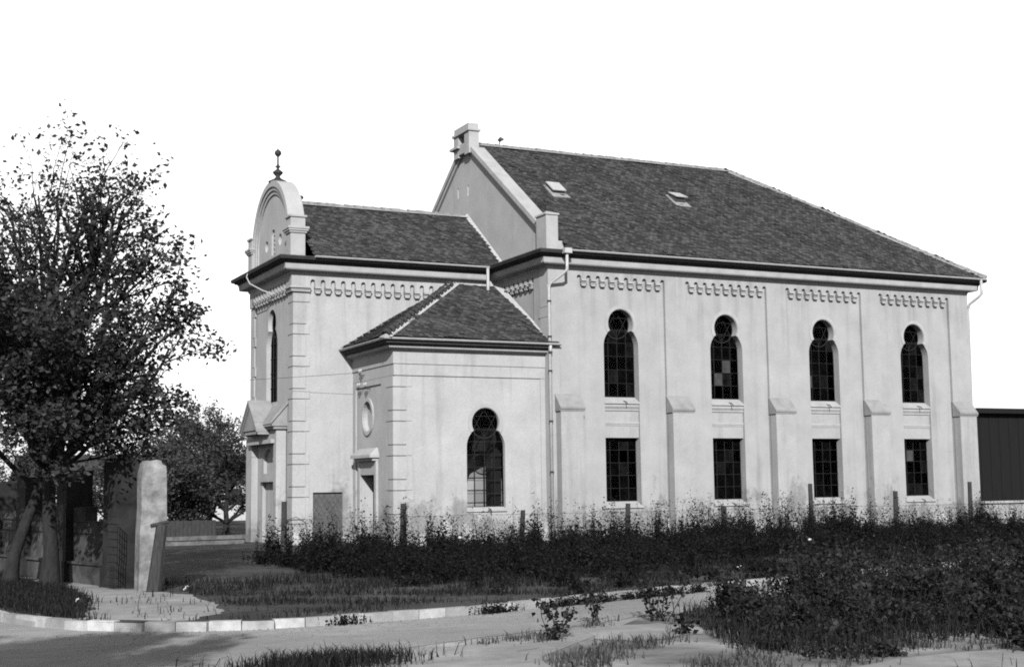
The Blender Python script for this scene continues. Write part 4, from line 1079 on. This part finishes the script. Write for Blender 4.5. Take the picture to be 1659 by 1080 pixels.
shrub('rose_shrub', 'slim upright shrub at the far edge of the bare patch', (-12.1, -24.4, Zn), .66, .22, 4, 42, per=13)
shrub('rose_shrub', 'bushy shrub in front of the road between the slim one and the thicket', (-11.0, -24.5, Zn), .8, .5, 8, 43, per=14)
shrub('rose_shrub', 'low shrub with sparse leaves on the bare patch', (-11.75, -26.2, Zn), .3, .25, 5, 44, per=10)
# the thicket on the right: too tangled to count
rg = np.random.default_rng(51); NC = 300
cx = rg.uniform(-12.4, -1.5, NC); cyy = rg.uniform(-29.5, -21.6, NC)
ok = (cyy < np.interp(cx, [-11, -8, -4, -2], [-24.2, -23.2, -22.0, -21.6])) & (cx > np.interp(cyy, [-29.6, -28, -26.6, -25, -22], [-11.6, -11.9, -11.2, -10.3, -9.6])) & ((cyy > -28.9) | (cx < -10.2) | (cx > -8.6))
cx, cyy = cx[ok], cyy[ok]; NC = len(cx)
gapd = np.sin(cx * 2.3 + cyy * .9) + np.sin(cyy * 2.9 - cx * 1.1 + 1.0); ok = gapd + rg.normal(0, .35, NC) > -.7; cx, cyy = cx[ok], cyy[ok]; NC = len(cx)
chh = rg.uniform(.28, 1.05, NC) * np.interp(cyy, [-29.5, -28.5, -27.4, -26, -21], [.35, .5, .8, 1, 1.05]) * np.interp(cx, [-12.2, -11, -10], [.5, .75, 1]) + np.interp(cx, [-10.8, -9.5, -6, -2], [-.05, .04, .18, .24]); crr = rg.uniform(.08, .36, NC)
cl_ = rg.uniform(.05, .12, NC); cnt = rg.integers(14, 50, NC)
kk = np.repeat(np.arange(NC), cnt); n = len(kk); ra = np.abs(rg.normal(0, 1, n)); an = rg.uniform(0, 2 * math.pi, n)
X = cx[kk] + crr[kk] * ra * np.cos(an); Y = cyy[kk] + crr[kk] * ra * np.sin(an)
H = np.clip(chh[kk] * (1.05 - .2 * ra) * rg.uniform(.5, 1.2, n), .08, 1.3)
V, F = stems(np.c_[X, Y, np.full(n, Zn)], H, rg, 14, cl_[kk], lean=.25)
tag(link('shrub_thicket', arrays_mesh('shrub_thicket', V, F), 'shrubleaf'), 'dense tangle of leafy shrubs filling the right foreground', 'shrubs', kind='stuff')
n = 14000
X = rg.uniform(-12.3, -2, n); Y = rg.uniform(-29.4, -22, n); okk = (Y < np.interp(X, [-11, -8, -4, -2], [-24.2, -23.2, -22.0, -21.6])) & (X > np.interp(Y, [-29.6, -28, -26.6, -25, -22], [-11.9, -12.2, -11.6, -10.8, -10])) & ((Y > -28.9) | (X < -10.2))
blades('scrub_grass', 'long dark grass between the shrubs of the right foreground', np.c_[X, Y, np.full(n, Zn)][okk], rg.uniform(.1, .42, okk.sum()), 'grass', w=.007)
shrub('rose_shrub', 'shrub overhanging the pavement at the lower right corner', (-9.25, -30.15, Zn), .42, .45, 10, 46, leaf=.1, per=18)
shrub('rose_shrub', 'shrub with a white bloom in the weeds, level with the annex window', (-8.6, -10.9, 0), .7, .35, 8, 47, flower=[(.05, -.45, .66)])
shrub('rose_shrub', 'shrub with a white bloom in front of the last bays', (0.35, -13.2, 0), .6, .35, 8, 48, flower=[(.0, -.4, .42)])
# tall stalk with a dark seed head
rf2 = random.Random(2)
root = tag(empty('seed_stalk', (-6.45, -27.2, Zn)), 'tall stalk with a round dark seed head and two leaves, far right', 'plant')
mb = MB().tube([(0, 0, 0), (.03, 0, .5), (0, 0, 1.05)], [.014, .012, .009], 6); mb.build('stem', 'weed', root)
mb = MB().lathe([(0, -.06), (.05, -.055), (.08, -.01), (.075, .035), (.04, .06), (0, .065)], (0, -.03, 1.13), 14)
mb.v = [(x + rf2.uniform(-.012, .012), y + rf2.uniform(-.012, .012), z + rf2.uniform(-.012, .012)) for x, y, z in mb.v]; mb.build('seed_head', 'shed', root)
V, F = leaf_cloud(np.array([(.1 * math.cos(a) * .7, -.03 + .1 * math.sin(a) * .7, 1.12) for a in np.linspace(0, 6.2, 16)]), np.full(16, .07), np.random.default_rng(6), up=0.0); link('petal', arrays_mesh('petal', V, F), 'weed', root)
V, F = leaf_cloud(np.array([(.03, 0, 1.15), (.05, 0, 1.2), (.02, .02, .8), (-.02, 0, .6), (.0, 0, .9), (0, 0, .5)]), np.array([.2, .22, .18, .18, .16, .2]), np.random.default_rng(5), up=.2)
link('leaf', arrays_mesh('leaf', V, F), 'weed', root)

# ------------------------------------------------------------------ wire fence in front of the building
fence = tag(empty('wire_fence', (0, -7, 0)), 'wire mesh fence on weathered wooden posts in front of the building', 'fence')
PX = [(-11.7, 1.61), (-8.34, 1.5), (-4.69, 1.25), (-1.2, 1.38), (2.28, 1.23), (5.62, 1.89), (9.08, 1.61), (12.34, 1.88), (15.8, 1.6), (19.2, 1.6)]
rf = random.Random(3)
for x, h in PX:
    mb = MB(); r = rf.uniform(.075, .1); lx, ly = rf.uniform(-.05, .05), rf.uniform(-.04, .04)
    mb.tube([(x, 0, -.2), (x + lx * .3, ly * .3, h * .4), (x + lx, ly, h)], [r * 1.05, r, r * .9], 7); mb.build('post', 'post', fence)
mb = MB(); hw = 1.15; stp = .16
for a in (-1, 1):
    x = -11.7 - hw
    while x < 19.2:
        p0, p1 = Vector((x, 0, .03)), Vector((x + hw, 0, hw)); 
        if a < 0: p0, p1 = Vector((x + hw, .004, .03)), Vector((x, .004, hw))
        t = rf.uniform(-.015, .015)
        if min(p0.x, p1.x) > -11.7: mb.tube([p0 + Vector((0, t, 0)), (p0 + p1) / 2 + Vector((0, t * 2, 0)), p1 + Vector((0, t, 0))], .0032, 3, cap=False)
        x += stp
for z in (.05, .6, 1.15):
    pts = []
    for x in np.arange(-11.7, 19.3, .9): pts.append((x, -.01 + rf.uniform(-.01, .01), z + rf.uniform(-.03, .015)))
    mb.tube(pts, .005, 3, cap=False)
o = mb.build('wire_mesh', 'wire', fence)
mb = MB().tube([(-11.7, 0, 1.1), (-11.4, -.1, 1.2), (-11.15, -.15, 1.05), (-11.1, -.1, .7), (-11.15, 0, .3)], .012, 5); mb.build('loose_wire', 'wire', fence)

# ------------------------------------------------------------------ ruined wall with pillars at the street corner
wall = tag(empty('ruined_wall', (-17.6, -11, 0)), 'ruined rendered wall with tall pillars behind the street trees', 'wall')
WIN = wall.location.copy()
def wchild(mb, name, m): o = mb.build(name, m, wall); o.location = -WIN; return o
A = Vector((-17.0, -14.5)); Bv = Vector((-18.75, -6.4)); dv = (Bv - A).normalized(); nv = Vector((dv.y, -dv.x))   # nv points to the yard
if nv.x < 0: nv = -nv
def wbox(mb, t0, t1, n0, n1, z0, z1, jit=0.0):
    q = [A + dv * t0 + nv * n0, A + dv * t1 + nv * n0, A + dv * t1 + nv * n1, A + dv * t0 + nv * n1]
    rj = lambda: rf.uniform(-jit, jit)
    mb.add([(p.x + rj(), p.y + rj(), z0) for p in q] + [(p.x + rj(), p.y + rj(), z1 + rj()) for p in q], [(0, 3, 2, 1), (4, 5, 6, 7), (0, 1, 5, 4), (1, 2, 6, 5), (2, 3, 7, 6), (3, 0, 4, 7)])
LW = (Bv - A).length
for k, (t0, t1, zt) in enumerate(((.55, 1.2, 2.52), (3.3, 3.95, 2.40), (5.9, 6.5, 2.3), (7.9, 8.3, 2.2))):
    mb = MB(); wbox(mb, t0, t1, -.16, .42, 0, zt, .02); wbox(mb, t0 - .05, t1 + .05, -.21, .47, 0, .45, .01); wchild(mb, 'pillar', 'shaded_render')
for k, (t0, t1) in enumerate(((1.2, 3.3), (3.95, 5.9), (6.5, 7.9))):
    mb = MB(); n = 6
    for i in range(n):
        a, b = t0 + (t1 - t0) * i / n, t0 + (t1 - t0) * (i + 1) / n
        wbox(mb, a + .003, b - .003, .0, .26, .42, 1.5 + rf.uniform(-.22, .12), .01)
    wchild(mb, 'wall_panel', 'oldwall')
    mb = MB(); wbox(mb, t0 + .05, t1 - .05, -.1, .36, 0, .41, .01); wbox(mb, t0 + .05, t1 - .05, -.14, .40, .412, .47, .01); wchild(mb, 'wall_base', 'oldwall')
    mb = MB()
    for z in (1.05, 1.3): wbox(mb, t0, t1, -.03, -.015, z, z + .02)
    wchild(mb, 'iron_rail', 'iron')
# pale end pillar, its face to the sun
mb = MB(); segs = 8; x0, x1, y0, y1 = -17.0, -16.47, -14.95, -14.5
prof = [(x0, 0), (x1 - .05, 0), (x1 - .03, .5), (x1 - .045, .9), (x1, 1.3), (x1 - .01, 1.9), (x1 - .02, 2.34), (x1 - .035, 2.43), (x1 - .10, 2.455), (x1 - .13, 2.53), (x1 - .22, 2.55), (x1 - .33, 2.52), (x0 + .12, 2.535), (x0 + .06, 2.46), (x0 + .045, 2.36), (x0 + .02, 2.2), (x0 + .035, 1.6), (x0 + .01, 1.2)]
fr = frame((0, y0, 0), (1, 0, 0), (0, -1, 0)); mb.prism(prof, fr, 0, y1 - y0)
o = wchild(mb, 'concrete_pillar', 'paleconc'); o['label'] = 'pale concrete end pillar with a rounded top'
mb = MB()
for i in range(9): wbox(mb, -.02 + i * .065, -.012 + i * .065, -.36, -.35, .05, 1.45)
for i in range(10): wbox(mb, -.05, .58, -.375, -.365, .1 + i * .15, .108 + i * .15)
wchild(mb, 'mesh_panel', 'iron')
# dark leaning shaft with a cross piece
root = tag(empty('leaning_shaft', (-16.8, -15.35, 0)), 'dark leaning shaft with a cross piece in front of the pale pillar', 'post')
MB().tube([(0, 0, -.1), (.06, 0, .5), (.16, .05, 1.28)], [.15, .125, .11], 9).build('shaft', 'post', root)
MB().tube([(-.06, .02, 1.26), (.28, .04, 1.33)], .045, 6).build('cross_piece', 'post', root)

# ------------------------------------------------------------------ yard and far things on the left
root = tag(empty('plank_fence', (-11, 8.6, 0)), 'low dark plank fence across the yard behind the gate', 'fence')
for i in range(22):
    MB().box(-1.9 + i * .15, -1.76 + i * .15, -.02 + .01 * (i % 3), .02 + .01 * (i % 3), 0, .82 + .03 * ((i * 7) % 5) / 5).build('plank', 'post', root)
MB().box(-1.9, 1.4, .04, .09, .3, .38).build('rail', 'post', root)
root = tag(empty('timber_stack', (-10.6, 6.5, 0)), 'few long timbers lying in the yard', 'timber')
for i, (dx, dy, z, a) in enumerate(((0, 0, .08, .1), (.1, .35, .1, .02), (.2, .15, .25, .12))):
    o = MB().box(-1.5, 1.5, -.09, .09, -.07, .07).build('timber', 'wood', root); o.location = (dx, dy, z); o.rotation_euler = (0, 0, a)
house = tag(empty('low_house', (-3, 44, 0)), 'pale low house far behind the yard trees', 'house')
MB().box(-9, 5, 0, 6, 0, 2.6).build('wall', 'white', house)
mb = MB(); mb.add([(-9.4, -.4, 2.5), (5.4, -.4, 2.5), (5.4, 3, 4.2), (-9.4, 3, 4.2), (-9.4, 6.4, 2.5), (5.4, 6.4, 2.5)], [(0, 1, 2, 3), (3, 2, 5, 4), (0, 3, 4), (1, 5, 2)]); mb.build('roof', 'tile', house)
for x in (-7, -3.5, 0, 3): MB().box(x, x + .9, -.04, .0, 1.0, 2.0).build('window', 'interior', house)
house2 = tag(empty('gabled_house', (-20.5, 22, 0)), 'gabled house mostly hidden behind the ruined wall and the big crowns', 'house')
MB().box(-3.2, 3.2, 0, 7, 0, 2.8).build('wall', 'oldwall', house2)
mb = MB(); mb.add([(-3.5, -.3, 2.7), (3.5, -.3, 2.7), (0, -.3, 4.9), (-3.5, 7.3, 2.7), (3.5, 7.3, 2.7), (0, 7.3, 4.9)], [(0, 1, 2), (5, 4, 3), (0, 2, 5, 3), (1, 4, 5, 2)]); mb.build('roof', 'tile', house2)
MB().box(-.5, .5, -.04, .02, 1.0, 2.1).build('window', 'interior', house2)
# overhead wire and its pole
pole = tag(empty('utility_pole', (-21.8, 6.0, 0)), 'wooden pole beside the side street that carries the overhead wire', 'pole')
MB().tube([(0, 0, 0), (0, 0, 6.2)], [.12, .09], 8).build('shaft', 'post', pole); MB().box(-.05, .05, -.45, .45, 5.3, 5.4).build('crossarm', 'post', pole)
pts = []
a, b = Vector((-21.8, 6.0, 5.3)), Vector((XA - .22, 3.06, 5.95))
for k in range(21): t = k / 20; p = a.lerp(b, t); pts.append((p.x, p.y, p.z - .35 * 4 * t * (1 - t) * .5))
tag(MB().tube(pts, .007, 4).build('overhead_wire', 'iron'), 'thin overhead wire from the left to the annex wall', 'wire')

# ------------------------------------------------------------------ right edge: dark shed, low wall
shed = tag(empty('dark_shed', (29, 5, 0)), 'black boarded flat-roofed shed beyond the east end of the building', 'shed')
for i in range(34): MB().box(-4.5 + i * .3, -4.21 + i * .3, -.015 * (i % 2), .06, .2, 4.95).build('board', 'shed', shed)
MB().box(-4.6, 5.8, -.35, 8, 4.97, 5.2).build('roof', 'shed', shed); MB().box(-4.5, 5.7, .07, 7.8, 0, 4.95).build('wall', 'shed', shed)
low = tag(empty('low_wall', (17, -6.4, 0)), 'pale low garden wall with a cap, right of the last buttress', 'wall')
MB().box(-3.4, 8, 0, .25, 0, .52).build('base_course', 'lowwall', low); MB().box(-3.4, 8, .03, .22, .56, 1.12).build('wall_panel', 'lowwall', low); MB().box(-3.45, 8.05, -.05, .3, 1.12, 1.2).build('cap', 'lowwall', low); MB().box(-3.4, 8, .02, .23, .52, .56).build('groove', 'iron', low)

# scraps of paper
for nm, lab, p, s_ in (('paper_scrap', 'crumpled white paper by the foot of the pale pillar', (-16.2, -15.6, .02), .13), ('paper_scrap', 'white paper scrap in the grass near the street tree', (-18.6, -17.9, .04), .11), ('paper_scrap', 'small white paper scrap in the verge beyond the thicket', (-4.4, -17.2, .06), .12)):
    rgp = random.Random(s_ * 1000); mb = MB(); vs = []
    for i in range(4):
        for j in range(4): vs.append((s_ * (i / 3 - .5) + rgp.uniform(-.01, .01), s_ * (j / 3 - .5), rgp.uniform(0, .05) + (.05 if 0 < i < 3 else 0)))
    mb.add(vs, [(i * 4 + j, i * 4 + j + 1, i * 4 + j + 5, i * 4 + j + 4) for i in range(3) for j in range(3)])
    o = mb.build(nm, 'petal'); o.location = p; tag(o, lab, 'paper')

# loose grit on the road and weeds in the gutter
n = 2200
t = RG.random(n); X = np.where(RG.random(n) < .6, RG.uniform(-19.5, -5, n), RG.uniform(-19, -8, n))
ke = np.interp(X, KX, KY); ne = np.interp(X, NX[1:], NY[1:])
w_ = np.where(RG.random(n) < .55, RG.beta(.7, 3, n), RG.beta(3, .7, n)); Y = ke - .08 + (ne - ke) * w_
sz = RG.uniform(.006, .022, n); V = []
P = np.c_[X, Y, np.full(n, -.128)]; d4 = np.array([(1, 0, 0), (-.5, .87, 0), (-.5, -.87, 0), (0, 0, 1.0)])
V = (P[:, None, :] + d4[None] * sz[:, None, None] * RG.uniform(.6, 1.3, (n, 4, 1))).reshape(-1, 3); k = np.arange(n)[:, None] * 4
F = np.concatenate([k + np.array(f) for f in ((0, 1, 3), (1, 2, 3), (2, 0, 3))])
tag(link('gravel', arrays_mesh('gravel', V, F), 'grit'), 'loose grit along the road edges', 'gravel', kind='stuff')
n = 700
c = RG.choice(np.array([-15.3, -12.7, -12.4, -11.3, -10.9, -10.5, -10.0, -9.3, -8.9, -8.2, -7.5]), n); X = c + RG.normal(0, .16, n)
P = np.c_[X, np.interp(X, KX, KY) - .04 - np.abs(RG.normal(0, .05, n)), np.full(n, -.13)]
V, F = stems(P, RG.uniform(.05, .17, n), RG, 4, .05)
tag(link('gutter_weeds', arrays_mesh('gutter_weeds', V, F), 'weed'), 'small weeds sprouting at the foot of the kerb', 'weeds', kind='stuff')
